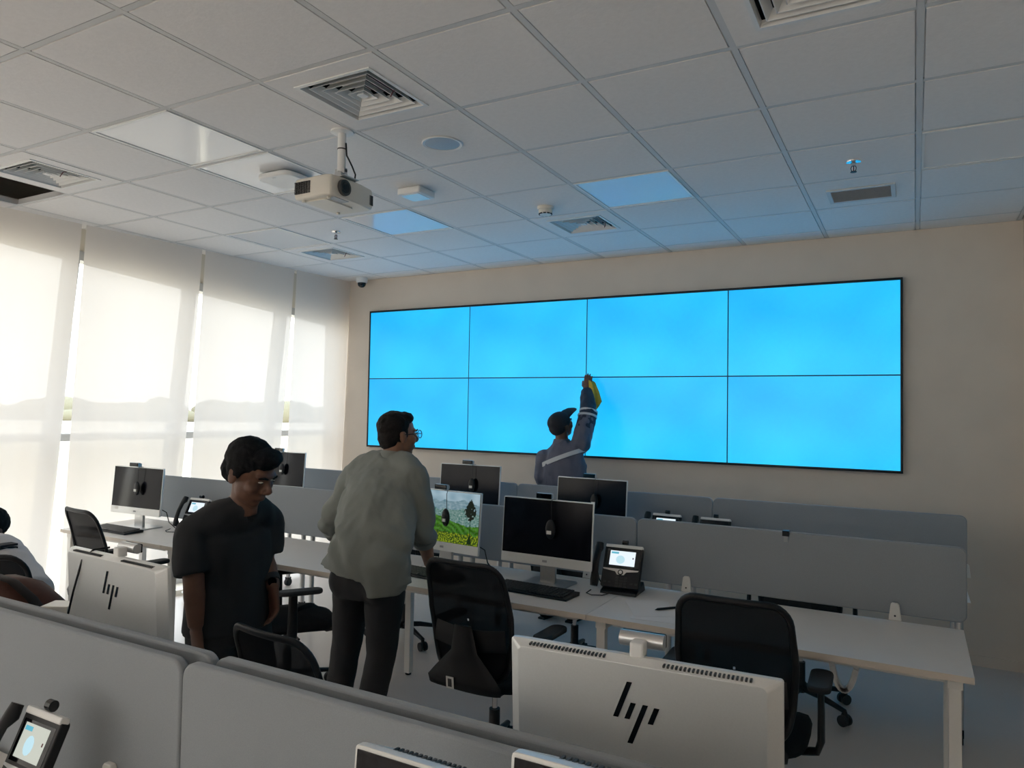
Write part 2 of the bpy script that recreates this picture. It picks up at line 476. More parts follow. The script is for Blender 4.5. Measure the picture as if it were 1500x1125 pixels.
# ---- things in the ceiling
def make_panel():
    r = empty('ceiling_light_panel', cat='light', group='unlit light panels in the ceiling')
    h = 0.287
    for sx in (-1, 1):
        MB().box(min(sx * h, sx * (h - .012)), max(sx * h, sx * (h - .012)), -h, h, -0.006, 0.012).build('frame_side', m_white, r)
        MB().box(-h + .012, h - .012, min(sx * h, sx * (h - .012)), max(sx * h, sx * (h - .012)), -0.006, 0.012).build('frame_side', m_white, r)
    MB().box(-h + .012, h - .012, -h + .012, h - .012, -0.002, 0.010).build('diffuser', m_gloss, r)
    return r
proto = make_panel()
for k, (c, lab) in enumerate(LIGHTS.items()):
    x, y = cell_c(*c); place(proto, (x, y, CE), 0, lab, k == 0)
def make_vent():
    r = empty('ceiling_vent', cat='air vent', group='square air vents in the ceiling')
    h, a = 0.287, 0.19
    pl = MB()
    pl.box(-h, -a, -h, h, -0.004, 0.006).box(a, h, -h, h, -0.004, 0.006).box(-a, a, -h, -a, -0.004, 0.006).box(-a, a, a, h, -0.004, 0.006)
    pl.build('plate', m_tile, r)
    def sq(q, z): return [(-q, -q, z), (q, -q, z), (q, q, z), (-q, q, z)]
    MB().loft([sq(a + .012, -0.004), sq(a + .012, -0.009), sq(a - .004, -0.009), sq(a - .010, 0.016), sq(a - .004, 0.016)], cap=False).build('rim', m_white, r)
    for q in (0.160, 0.122, 0.084, 0.046):
        MB().loft([sq(q, -0.005), sq(q - .003, -0.005), sq(q - .024, 0.026), sq(q - .021, 0.028)], cap=False).add(sq(q - .0005, -0.005), [(0, 1, 2, 3)] if q < .03 else []).build('louver', m_white, r)
    MB().loft([sq(.018, -0.004), sq(.018, 0.0), sq(.004, 0.03)]).build('core', m_white, r)
    MB().box(-a, -a + .003, -a, a, 0.016, 0.22).box(a - .003, a, -a, a, 0.016, 0.22).box(-a, a, -a, -a + .003, 0.016, 0.22).box(-a, a, a - .003, a, 0.016, 0.22).box(-a, a, -a, a, 0.22, 0.225).build('duct', m_plenum, r)
    return r
proto = make_vent()
for k, (c, lab) in enumerate(VENTS.items()):
    x, y = cell_c(*c); v = place(proto, (x, y, CE), 0, lab, k == 0)
    if c in ((-4, -1), (-4, 3), (-8, 3)):
        MB().tube([(.13, .05, .02), (.15, .03, .0), (.165, .0, -.012), (.168, -.012, -.03), (.166, -.018, -.045)], .0025, 6).build('loose_wire', m_redwire, v, smooth=60)
x, y = cell_c(-4, 0)
r = empty('ceiling_speaker', (x - .01, y + .02, CE - 0.002), label='round grey ceiling speaker between the two vents by the projector', cat='speaker')
MB().lathe([(0.098, 0.003), (0.105, -0.002), (0.10, -0.007), (0.088, -0.004), (0.088, 0.003)], 40).build('ring', m_white, r, smooth=40)
MB().lathe([(0.088, -0.003), (0.06, -0.0055), (0.001, -0.0065), (0.001, 0.002), (0.088, 0.002)], 40).build('grille', m_grille, r, smooth=40)
x, y = cell_c(-4, 2)
r = empty('smoke_detector', (x - .05, y + .08, CE - 0.002), label='round cream smoke detector on the ceiling tile', cat='smoke detector')
MB().lathe([(0.055, 0.0), (0.055, -0.012), (0.05, -0.018), (0.001, -0.018)], 32).build('base', m_ivory, r, smooth=40)
MB().lathe([(0.046, -0.018), (0.046, -0.036), (0.038, -0.052), (0.001, -0.054)], 32).build('head', m_ivory, r, smooth=40)
for k in range(10):
    a = 2 * PI * k / 10
    MB().box(.035, .0445, -.009, .009, -.0515, -.044).xf(rotz(a)).build('slot', m_print, r)
for (c, dx, dy, lab) in (((-7, 2), 0.0, 0.0, 'small pendent sprinkler above the blinds beyond the projector'), ((-1, 2), 0.0, 0.0, 'small pendent sprinkler next to the grey return grille')):
    x, y = cell_c(*c)
    r = empty('sprinkler', (x, y, CE - 0.002), label=lab, cat='sprinkler', group='ceiling sprinklers')
    MB().lathe([(0.038, 0), (0.036, -0.006), (0.014, -0.010), (0.014, 0)], 24).build('escutcheon', m_chrome, r, smooth=40)
    MB().lathe([(0.011, -0.008), (0.011, -0.026), (0.008, -0.028), (0.001, -0.028)], 16).build('body', m_chrome, r, smooth=40)
    for sx in (-1, 1):
        MB().tube([(sx * .009, 0, -.026), (sx * .013, 0, -.036), (sx * .010, 0, -.050), (0, 0, -.056)], .0025, 6).build('frame_arm', m_black, r, smooth=60)
    MB().cyl((0, 0, -.028), (0, 0, -.052), .003, n=8).build('bulb', m_redwire, r)
    MB().lathe([(0.001, -.055), (.016, -.056), (.016, -.058), (.001, -.059)], 16).build('deflector', m_black, r)
x, y = cell_c(-1, 3)
r = empty('return_grille', (x, y + .03, CE - 0.002), label='grey rectangular return air grille beside the sprinkler', cat='air vent')
MB().box(-.185, .185, -.145, -.12, -.008, 0).box(-.185, .185, .12, .145, -.008, 0).box(-.185, -.16, -.12, .12, -.008, 0).box(.16, .185, -.12, .12, -.008, 0).build('frame', m_tee, r, bevel=.002)
for k in range(15):
    yy = -.112 + k * .016
    MB().box(-.16, .16, -.006, .006, -.0008, .0008).xf(rotx(0.6), (0, yy, -.004)).build('slat', m_grille, r)
MB().box(-.16, .16, -.12, .12, -.0005, 0.001).build('backing', m_grille, r)
x, y = cell_c(-6, 0)
r = empty('access_point', (x + .08, y + .04, CE - 0.008), 0.0, 'flat white rounded access point under the glossy ceiling panel', 'access point')
MB().prism(rrect(.26, .24, .06, 6), -0.035, -0.006, 'xy').build('body', m_white, r, smooth=30, bevel=.008)
MB().prism(rrect(.20, .18, .05, 6), -0.006, 0.0, 'xy').build('mounting_plate', m_white, r)
MB().prism(rrect(.03, .006, .0025, 3, 0, -.09), -0.0355, -0.0345, 'xy').build('status_light', m_grille, r)
x, y = cell_c(-5, 1)
r = empty('emergency_light', (x, y, CE - 0.002), 0.0, 'small square white box hanging under the tile by the projector', 'emergency light')
MB().prism(rrect(.17, .17, .014, 4), -0.045, -0.004, 'xy').build('body', m_white, r, smooth=30, bevel=.006)
MB().prism(rrect(.13, .13, .01, 4), -0.048, -0.045, 'xy').build('lens', m_gloss, r)
MB().prism(rrect(.14, .14, .01, 4), -0.004, 0.0, 'xy').build('mounting_plate', m_white, r)
r = empty('dome_camera', (-5.00, 5.80, CE - 0.003), 0, 'white dome security camera in the ceiling corner above the blinds', 'camera')
MB().lathe([(.055, 0), (.06, -.012), (.058, -.045), (.048, -.056), (.001, -.056)], 32).build('housing', m_white, r, smooth=40)
MB().lathe([(.043, -.056), (.043, -.068), (.036, -.088), (.020, -.101), (.001, -.105)], 32).build('dome', m_glossblk, r, smooth=60)

# projector on its pole
def projector():
    r = empty('projector', (-2.44, 2.66, CE - .002), 0, 'white projector hanging from a short ceiling pole', 'projector')
    MB().lathe([(.055, 0), (.055, -.008), (.03, -.012), (.001, -.012)], 24).build('ceiling_plate', m_white, r, smooth=40)
    MB().cyl((0, 0, -.008), (0, 0, -.20), .020, n=20).build('pole', m_white, r, smooth=40)
    MB().lathe([(.0212, -.086), (.0212, -.092)], 20).build('pole_joint', m_print, r, smooth=40)
    br = MB(); br.box(-.03, .03, -.012, .012, -.212, -.185).box(-.02, .02, -.025, .025, -.235, -.205).box(-.07, .07, -.05, .05, -.241, -.235)
    br.build('bracket', m_silver, r, bevel=.003)
    for sx in (-1, 1):
        MB().cyl((sx * .032, 0, -.198), (sx * .024, 0, -.198), .008, n=10).build('bracket_bolt', m_print, r, smooth=40)
    # the body: lens looks towards +x
    out = [(-.20, -.155), (.0, -.165), (.03, -.15), (.045, -.05), (.045, .05), (.03, .15), (.0, .165), (-.20, .155)]
    pts = [(a + .01, b + .04) for a, b in out]
    b = MB(); b.loft([[(p[0] * .97, p[1] * .97, -.345) for p in pts], [(*p, -.330) for p in pts], [(*p, -.262) for p in pts], [(p[0] * .96, p[1] * .96, -.244) for p in pts]])
    b.build('body', m_ivory, r, smooth=30, bevel=.006)
    MB().cyl((.048, -.035, -.295), (.064, -.035, -.295), .040, .038, 28).build('lens_ring', m_print, r, smooth=40)
    MB().cyl((.060, -.035, -.295), (.066, -.035, -.295), .028, .026, 28).build('lens', m_glossblk, r, smooth=40)
    for a in range(6):
        for c in range(7):
            MB().box(-.178 + a * .017, -.167 + a * .017, -.1275, -.1155, -.322 + c * .0085, -.3165 + c * .0085).build('vent_slot', m_print, r)
    for c in range(9):
        MB().box(.034, .0445, .150 + 0.0045 * c, .1525 + .0045 * c, -.325, -.275).xf(None, (0, 0, 0)).build('side_vent_slot', m_print, r)
    MB().prism(rrect(.14, .2, .02, 4, -.09, .02), -.352, -.345, 'xy').build('lamp_cover', m_ivory, r)
    MB().box(-.01, .035, -.08, .02, -.3475, -.344).build('focus_window', m_grille, r)
    for (a, c) in ((-.15, -.09), (-.15, .15), (.01, -.09)):
        MB().lathe([(.010, -.345), (.010, -.354), (.008, -.356), (.001, -.356)], 12, (a, c, 0)).build('foot', m_ivory, r, smooth=40)
    MB().tube([(.022, .004, -.06), (.024, .01, -.12), (.045, .025, -.17), (.055, .04, -.21), (.04, .05, -.25)], .004, 8).build('cable', m_black, r, smooth=60)
projector()

# ------------------------------------------------------------------ window front and blinds
gaps = [-4.80, -3.80, -2.80, -1.80, -0.80, 0.20, 1.20, 2.20, 3.20, 4.20, 5.20, 5.94]
for k in range(len(gaps) - 1):
    a, b = gaps[k], gaps[k + 1]
    m_ = MB()
    # mullion at the near side of the bay, rails
    def f_in(Y, z): return Xg(Y, z) + 0.06
    def f_out(Y, z): return Xg(Y, z) - 0.06
    strip(a, a + .065, 0.05, lambda Y: hb(Y) + .02, f_in, f_out, m_, 1)
    strip(a + .065, b, 1.375, 1.435, f_in, f_out, m_, 3)
    strip(a + .065, b, lambda Y: hb(Y) - .05, lambda Y: hb(Y) + .02, f_in, f_out, m_, 3)
    strip(a + .065, b, 0.05, .12, f_in, f_out, m_, 3)
    w = struct(m_.build('window_%d' % (k + 1), m_frame), None)
    for (za, zb) in ((0.12, 1.375), (1.435, None)):
        g = MB()
        q = []
        for Y in (a + .065, b):
            z1 = zb if zb else hb(Y) - .05
            q.append([(Xg(Y, za), Y, za), (Xg(Y, z1), Y, z1)])
        g.add([q[0][0], q[1][0], q[1][1], q[0][1]], [(0, 1, 2, 3)])
        g.build('pane', m_glass, w)

bl_labels = {7: 'sheer roller blind at the left edge of the picture', 8: 'sheer roller blind behind the leftmost desktop computer', 9: 'sheer roller blind third from the left, above the young man in black', 10: 'narrow sheer roller blind next to the display wall corner'}
for k in range(len(gaps) - 1):
    a, b = gaps[k] + .016, gaps[k + 1] - .016
    if k == 10: b = WY - .004
    nu, nv = 44, 30
    vs, fs = [], []
    zb = 0.055
    rs = random.Random(30 + k)
    ph = [rs.uniform(0, 6.3) for _ in range(4)]
    for v in range(nv + 1):
        z = CE - 0.004 + (zb - CE) * v / nv
        for u in range(nu + 1):
            s = (CE - z) / CE
            be = b - (0.0 if k == 10 else .085 * s ** 1.6)
            Y = a + (be - a) * u / nu
            wob = s * (0.010 * math.sin(9 * Y + ph[0] + 1.2 * z) + 0.006 * math.sin(21 * Y + ph[1]) + 0.004 * math.sin(37 * Y + ph[2] + z))
            vs.append((Xb(Y, z) + wob, Y, z))
    for v in range(nv):
        for u in range(nu):
            i = v * (nu + 1) + u
            fs.append((i, i + 1, i + nu + 2, i + nu + 1))
    r = empty('roller_blind', (Xb((a + b) / 2, CE), (a + b) / 2, CE), label=bl_labels.get(k, 'sheer roller blind further along the window wall, outside the picture'), cat='blind', group='sheer roller blinds on the window wall')
    m_ = MB().add(vs, fs); m_.xf(None, -np.array(r.location))
    m_.build('fabric', m_blind, r, smooth=80)
    b2 = b - (0.0 if k == 10 else .085)
    p0, p1 = np.array([Xb(a, zb), a, zb]), np.array([Xb(b2, zb), b2, zb])
    MB().tube([p0 - np.array(r.location), p1 - np.array(r.location)], .011, 8).build('hem_bar', m_white, r, smooth=60)

for k, (x0, x1) in enumerate(((-5.6, -3.65), (-3.55, -1.65), (-1.55, 0.45))):  # unseen windows and blinds, added to brighten the room from behind
    w = MB()
    for (a_, b_, c_, d_) in ((x0, x0 + .05, .35, 2.85), (x1 - .05, x1, .35, 2.85), (x0 + .05, x1 - .05, .35, .41), (x0 + .05, x1 - .05, 2.79, 2.85)): w.box(a_, b_, YB - .15, YB - .07, c_, d_)
    wo = struct(w.build('window_%d' % (k + 12), m_frame))
    MB().add([(x0 + .05, YB - .11, .41), (x1 - .05, YB - .11, .41), (x1 - .05, YB - .11, 2.79), (x0 + .05, YB - .11, 2.79)], [(0, 1, 2, 3)]).build('pane', m_glass, wo)
    r = empty('roller_blind', ((x0 + x1) / 2, YB + .05, CE), label='unseen wide roller blind added on the back wall to light the room', cat='blind', group='added roller blinds on the back wall')
    h_ = (x1 - x0) / 2 + .04
    MB().add([(-h_, 0, -.005), (h_, 0, -.005), (h_, 0, -2.75), (-h_, 0, -2.75)], [(0, 1, 2, 3)]).build('fabric', m_blind_fill, r)
    MB().tube([(-h_, 0, -2.76), (h_, 0, -2.76)], .011, 8).build('hem_bar', m_white, r, smooth=60)

# ---- outside
struct(MB().add([(-900, -700, -4.2), (-5.0, -700, -4.2), (-5.0, 900, -4.2), (-900, 900, -4.2)], [(0, 1, 2, 3)]).build('ground', m_sand), 'pale sandy ground outside the windows')
tm = MB()
rs = random.Random(4)
for k in range(150):
    ang = rs.uniform(PI * 0.50, PI * 1.0)
    d = rs.uniform(240, 330)
    x, y = d * math.cos(ang), d * math.sin(ang)
    h = rs.uniform(3.0, 7.0)
    if x > -60: continue
    tm.ell((x, y, -4.2 + h * .45), (rs.uniform(5, 12), rs.uniform(5, 12), h * .75), None, 8, 5)
tag(tm.build('distant_tree_line', m_tree, smooth=60), 'faint line of trees on the horizon beyond the blinds', 'trees', kind='stuff')
r = empty('distant_wall', (-120, 110, -4.2), 0.9, 'long low pale wall far outside the blinds', 'wall')
MB().box(-70, 70, -.5, .5, 0, 2.0).build('wall_body', m_whitewash, r)
MB().box(-71, 71, -.7, .7, 2.0, 2.3).build('coping', m_whitewash, r)

# ------------------------------------------------------------------ display wall, 4 x 2
VX0, VX1, VZ0, VZ1, VY = -4.955, -0.085, 1.290, 2.668, 5.900
r = empty('display_wall_frame', ((VX0 + VX1) / 2, VY, VZ0), 0, 'thin black frame around the eight blue displays', 'frame')
hw = (VX1 - VX0) / 2
MB().box(-hw - .012, hw + .012, -.004, .036, -.014, 0).build('frame_rail', m_black, r)
MB().box(-hw - .012, hw + .012, -.004, .036, VZ1 - VZ0, VZ1 - VZ0 + .014).build('frame_rail', m_black, r)
for sx in (-1, 1):
    MB().box(min(sx * hw, sx * (hw + .012)), max(sx * hw, sx * (hw + .012)), -.004, .036, 0, VZ1 - VZ0).build('frame_stile', m_black, r)
pw, phh = (VX1 - VX0) / 4, (VZ1 - VZ0) / 2
names_x = ['leftmost', 'second from left', 'third from left', 'rightmost']
d0 = None
for row in range(2):
    for cx in range(4):
        lab = 'bright blue wall display, %s of the %s row' % (names_x[cx], 'lower' if row == 0 else 'upper')
        if d0 is None:
            d0 = empty('wall_display', cat='display', group='displays of the video wall')
            MB().box(-pw / 2 + .0008, pw / 2 - .0008, .002, .036, -phh / 2 + .0008, phh / 2 - .0008).build('casing', m_black, d0)
            MB().box(-pw / 2 + .0045, pw / 2 - .0045, 0, .003, -phh / 2 + .0045, phh / 2 - .0045).build('screen', m_blue, d0)
            o = d0; o['label'] = lab
        else:
            o = copy_tree(d0); o['label'] = lab
        o.location = (VX0 + pw * (cx + .5), VY, VZ0 + phh * (row + .5))
#MARK_FURNITURE
# ------------------------------------------------------------------ desks
DZ = 0.74
def make_desk(x0, x1, yf, yb, label, casters=False, legx=(0.06, 0.06), shared=False):
    """yf: the edge where one sits, yb: the edge at the divider"""
    cx, cy = (x0 + x1) / 2, (yf + yb) / 2
    r = empty('bench_desk', (cx, cy, 0), 0, label, 'desk', 'white bench desks')
    hx, hy = (x1 - x0) / 2 - .0015, abs(yb - yf) / 2
    sg = 1 if yb > yf else -1
    MB().box(-hx, hx, -hy, hy, DZ - .026, DZ).build('desktop', [m_desk], r, bevel=.002)
    MB().box(-hx, hx, -sg * hy - .0012, -sg * hy + .0012, DZ - .025, DZ - .001).build('edge_band', m_edge, r)
    for sx, ins in ((-1, legx[0]), (1, legx[1])):
        lx = sx * (hx - ins)
        if shared and sx == 1: continue          # rests on the neighbour's frame
        for sy in (-1, 1):
            ly = sy * (hy - .05)
            if casters:
                MB().cyl((lx, ly, .075), (lx, ly, DZ - .06), .020, n=14).build('leg', m_silver, r, smooth=40)
                k = MB().cyl((lx - .016, ly, .034), (lx + .016, ly, .034), .034, n=18)
                k.box(lx - .019, lx + .019, ly - .02, ly + .02, .04, .08)
                k.build('caster', m_black, r, smooth=40)
            else:
                MB().box(lx - .021, lx + .021, ly - .02, ly + .02, .012, DZ - .06).build('leg', m_leg, r, bevel=.003)
                MB().lathe([(.018, 0), (.02, .006), (.012, .012), (.001, .012)], 14, (lx, ly, 0)).build('foot', m_black, r, smooth=40)
        MB().box(lx - .025, lx + .025, -hy + .03, hy - .03, DZ - .062, DZ - .026).build('end_beam', m_leg, r)
    for sy in (-1, 1):
        MB().box(-hx + .09, hx - .09, sy * (hy - .12) - .015, sy * (hy - .12) + .015, DZ - .066, DZ - .026).build('long_beam', m_leg, r)
    MB().prism(rrect(.26, .09, .012, 4, 0, sg * (hy - .11)), DZ, DZ + .0003, 'xy').build('cable_flap', m_desk, r)
    return r
AX = [0.19, -1.335, -2.87, -4.405, -5.56]
alab = ['white bench desk carrying the sheet of paper and pen', 'white bench desk carrying the green landscape computer and the dark one beside it', 'white bench desk behind the standing man in grey shirt', 'white bench desk carrying the leftmost desktop computer']
for k in range(4):
    make_desk(AX[k + 1], AX[k], 3.16, 3.84, alab[k], shared=k > 0)
BX = [0.25, -1.285, -2.82, -4.355, -5.20]
blab = ['white bench desk of the far row with two desk phones', 'white bench desk of the far row below the reaching worker', 'white bench desk of the far row behind the man in grey shirt', 'short white bench desk of the far row by the blinds']
for k in range(4):
    make_desk(BX[k + 1], BX[k], 4.42, 5.09, blab[k], casters=True, legx=(.05, .05))
FX = [0.085, -1.45, -2.985, -4.52]
flab2 = ['white bench desk under the large silver computer back', 'white bench desk under the smaller silver computer back and brown bag']
for k in range(2):
    make_desk(FX[k + 1], FX[k], 1.70, 1.19, flab2[k], shared=k > 0)
flab1 = ['white bench desk nearest the viewer, right part', 'white bench desk nearest the viewer under the corner phone']
for k in range(2):
    make_desk(FX[k + 1], FX[k], 0.45, 1.09, flab1[k], shared=k > 0)

# ------------------------------------------------------------------ dividers
def make_divider(x0, x1, y, label, z0=0.70, z1=1.10, brackets=(), side=-1, th=.026, rad=.035):
    cx = (x0 + x1) / 2
    r = empty('desk_divider', (cx, y, z0), 0, label, 'divider', 'grey fabric desk dividers')
    w = x1 - x0 - .004
    MB().prism(rrect(w, z1 - z0, rad, 6, 0, (z1 - z0) / 2), -th / 2, th / 2).build('panel', m_fabric, r, smooth=30, bevel=.006, seg=3)
    for bx in brackets:
        b = MB()
        h0 = DZ - z0
        o = [(-.027, h0 + .001), (.027, h0 + .001), (.018, h0 + .072), (.012, h0 + .080), (-.012, h0 + .080), (-.018, h0 + .072)]
        yy = side * th / 2
        b.prism([(p[0] + bx - cx, p[1]) for p in o], min(yy, yy + side * .016), max(yy, yy + side * .016))
        bo = b.build('bracket', m_leg, r, bevel=.003)
        q = yy + side * .0165
        MB().cyl((bx - cx, q, h0 + .022), (bx - cx, q + side * .002, h0 + .022), .0045, n=10).build('screw', m_print, bo)
    return r
dl = ['grey fabric divider at the right end of the middle desk row', 'grey fabric divider behind the dark computer and landscape computer', 'grey fabric divider behind the man in grey shirt', 'grey fabric divider beside the leftmost desktop computer']
DY = 3.868
DXS = [0.205, -1.335, -2.87, -4.405, -5.50]
brs = [(-.082, -1.055), (-1.62, -2.60), (-3.1, -4.03), (-4.75,)]
dA = []
for k in range(4):
    dA.append(make_divider(DXS[k + 1], DXS[k], DY, dl[k], brackets=brs[k], z0=.765))
dl = ['grey fabric divider at the right end of the far desk row', 'grey fabric divider of the far row in front of the worker', 'grey fabric divider of the far row left of the worker', 'short grey fabric divider of the far row by the blinds']
DXB = [0.272, -1.222, -2.757, -4.29, -5.16]
for k in range(4):
    make_divider(DXB[k + 1], DXB[k], 5.115, dl[k], brackets=((DXB[k] - .012,) if k == 0 else ()) + (DXB[k] - .4, DXB[k + 1] + .3), z0=.765, z1=1.10)
r = empty('divider_clip', (-0.562, DY, 1.10), 0, 'small black clip on top of the right divider', 'clip')
MB().box(-.016, .016, -.017, .017, .0005, .004).build('clip_top', m_black, r)
MB().box(-.016, .016, -.0195, -.0165, -.022, .004).box(-.016, .016, .0165, .0195, -.022, .004).build('clip_jaw', m_black, r)
MB().box(-.009, .009, -.0185, -.0165, -.05, -.022).build('clip_strap', m_lbl_grey, r)
# near double divider
lab1 = ['large grey fabric divider in the right foreground', 'large grey fabric divider in the left foreground behind the corner phone']
lab2 = ['grey fabric divider just behind the foreground one, in front of the large silver computer', 'grey fabric divider just behind the foreground one, in front of the brown bag']
for k in range(2):
    make_divider(FX[k + 1] - (0.9 if k == 1 else 0), FX[k], 1.118, lab1[k], z0=.70, z1=1.10, brackets=(() if k == 0 else (at(157, 1112, 1.09)[0],)))
    make_divider(FX[k + 1] + .03 - (0.9 if k == 1 else 0), FX[k] + .03, 1.178, lab2[k], z0=.70, z1=1.10, brackets=(), side=1)

# ------------------------------------------------------------------ all-in-one computers
MW, MH = 0.545, 0.355
def make_computer(kind='off', mouse=True):
    """local frame: screen looks to -y, origin on the desk below the screen"""
    r = empty('desktop_computer', cat='computer')
    tilt = math.radians(4)
    zb = 0.105
    R = rotx(-tilt)
    T = (0, 0, zb)
    ch = 0.052
    sh = MB().prism(rrect(MW, MH, .006, 3, 0, MH / 2), -.006, .007)
    # tapered back
    o1 = rrect(MW, MH, .006, 3, 0, MH / 2); o2 = rrect(MW - .05, MH - .016, .012, 3, 0, MH / 2)
    sh.loft([[(a, .007, b) for a, b in o1], [(a, .030, b) for a, b in o2]])
    sh.xf(R, T).build('shell', m_silvpl, r, smooth=25, bevel=.0015)
    scr_h = MH - ch - .006
    scr = MB().box(-MW / 2 + .005, MW / 2 - .005, -.0078, -.006, ch, ch + scr_h).xf(R, T).build('screen', m_screen_off, r)
    MB().box(-MW / 2 + .001, MW / 2 - .001, -.0085, -.006, .001, ch - .002).xf(R, T).build('chin', m_silvpl, r, bevel=.001)
    MB().box(-.014, .014, -.0092, -.0084, .018, .030).xf(R, T).build('chin_mark', m_lbl_grey, r)
    MB().box(-MW / 2 + .045, -MW / 2 + .085, -.0092, -.0084, .026, .050).xf(R, T).build('sticker', m_label, r)
    # logo of four slanted bars, seen from behind
    sl = -.39
    def barq(x, z0_, z1_, wd=.0105):
        # x grows to the right for someone looking at the back: local -x
        pts = [(x + sl * (-z0_), z0_), (x + wd + sl * (-z0_), z0_), (x + wd + sl * (-z1_), z1_), (x + sl * (-z1_), z1_)]
        return [(-a, b) for a, b in pts]
    c = MH - .102
    for (x_, z0_, z1_) in ((-.036, -.013, .060), (-.013, -.013, .020), (.011, -.060, .020), (.034, -.015, .018)):
        MB().prism([(a, b + c) for a, b in barq(x_, z0_, z1_)], .0298, .0312).xf(R, T).build('logo_bar', m_glossblk, r)
    # vent slits in the top edge
    for k in range(56):
        x_ = -.22 + k * .008
        if abs(x_) < .06: continue
        MB().box(x_, x_ + .004, .011, .024, MH - .0095, MH - .0017).xf(R, T).build('vent_slit', m_print, r)
    # stand
    MB().prism(rrect(.09, .21, .01, 3, 0, .11), .030, .050).build('stand_neck', m_silver, r, smooth=30)
    MB().prism(rrect(.26, .20, .02, 5, 0, .05), 0, .008, 'xy').build('stand_base', m_silver, r, smooth=30, bevel=.002)
    # webcam sitting on the top edge
    zt = zb + MH
    w = MB().tube([(-.045, -.012, zt + .020), (.045, -.012, zt + .020)], .0155, 18)
    wo = w.build('webcam', m_silver, r, smooth=40)
    MB().box(-.046, .046, -.0285, -.022, zt + .006, zt + .034).build('webcam_face', m_glossblk, wo, bevel=.003)
    MB().box(-.014, .014, .002, .034, zt - .004, zt + .026).build('webcam_clamp', m_white, wo, bevel=.004)
    if mouse:
        x_ = .04
        MB().tube([(x_ + .01, .02, zt + .002), (x_, -.006, zt + .003), (x_, -.016, zt - .02), (x_ + .002, -.016, zt - .11)], .0018, 6).build('mouse_cord', m_black, r, smooth=60)
        mm = MB().ell((x_, -.022, zt - .155), (.029, .016, .052), None, 18, 12)
        mo = mm.build('mouse', m_black, r, smooth=60)
        MB().box(x_ - .014, x_ + .012, -.0405, -.036, zt - .178, zt - .160).build('mouse_label', m_label, mo)
    MB().tube([(MW / 2 - .03, .034, zb + .05), (MW / 2 + .005, .05, zb + .03), (MW / 2 + .012, .07, .06), (MW / 2 + .015, .12, .014), (MW / 2 + .0, .17, .006)], .0035, 6).build('cable', m_black, r, smooth=60)
    return r
def screen_picture(comp):
    """the lit landscape wallpaper: misty hills, tea terraces, one dark tree"""
    tilt = math.radians(4); R = rotx(-tilt)
    nx, nz = 150, 84
    w, h = MW - .012, MH - .052 - .008
    g = MB(); vs = []; fs = []
    for j in range(nz + 1):
        for i in range(nx + 1):
            vs.append((-w / 2 + w * i / nx, -.0088, .053 + h * j / nz))
    for j in range(nz):
        for i in range(nx):
            a = j * (nx + 1) + i; fs.append((a, a + 1, a + nx + 2, a + nx + 1))
    g.add(vs, fs); g.xf(R, (0, 0, .105))
    m = bpy.data.materials.new('landscape_picture'); m.use_nodes = True
    nt = m.node_tree; nt.nodes.clear()
    e = nt.nodes.new('ShaderNodeEmission'); e.inputs['Strength'].default_value = 0.75
    at_ = nt.nodes.new('ShaderNodeVertexColor'); at_.layer_name = 'picture'
    o = nt.nodes.new('ShaderNodeOutputMaterial')
    nt.links.new(at_.outputs[0], e.inputs[0]); nt.links.new(e.outputs[0], o.inputs[0])
    ob = g.build('screen_picture', m, comp)
    ca = ob.data.color_attributes.new('picture', 'FLOAT_COLOR', 'POINT')
    cols = []
    def N(x, y, s, k=0.0): return noise.noise(Vector((x * s, y * s, k)))
    for j in range(nz + 1):
        for i in range(nx + 1):
            u, v = i / nx, j / nz; x = u * 1.78
            sky = np.array([.24, .34, .40]) * (.75 + .4 * v)
            c = sky + .10 * N(x, v * 1.6, 5)
            ridge = .70 + .10 * N(x, 0, 2.5, 3) + .05 * N(x, 0, 7, 5)
            if v < ridge + .12: c = np.array([.17, .26, .30]) + .10 * N(x, v * 2, 14, 2)
            if v < ridge - .05: c = np.array([.13, .22, .20]) + .16 * N(x, v * 2, 22, 9) + .08 * N(x, v * 3, 60, 2)
            hill = .46 + .10 * math.sin(2.6 * x + .6) + .02 * N(x, 0, 9, 1)
            if v < hill:
                st = .5 + .5 * math.sin(60 * (v - .25 * math.sin(2.6 * x)) + 4 * N(x, v, 4))
                c = np.array([.045, .135, .018]) * (.6 + .7 * st) + .03 * N(x, v, 30, 4)
            if v < .20 + .05 * N(x, 0, 8, 8):
                q = N(x, v, 34, 6)
                c = np.array([.20, .26, .015]) if q > .05 else np.array([.03, .06, .01])
            # the tree
            tx, tv = (u - .88) * 1.78, v
            rad = .150 + .04 * N(tx * 3, tv * 3, 12, 7)
            if math.hypot(tx * 1.05, (tv - .68) * .75) < rad and .47 < tv < .90 - abs(tx) * 1.5 and N(x, v, 22, 11) > -.42: c = np.array([.012, .016, .012])
            if abs(tx + .004) < .007 and .18 < tv < .62: c = np.array([.015, .014, .01])
            if abs(tx) < .06 * (1 - (tv - .02) / .22) and .02 < tv < .24: c = np.array([.010, .022, .008])
            cols += [max(0, min(1, float(c[0]))), max(0, min(1, float(c[1]))), max(0, min(1, float(c[2]))), 1.0]
    ca.data.foreach_set('color', cols)
    return ob
comp = make_computer()
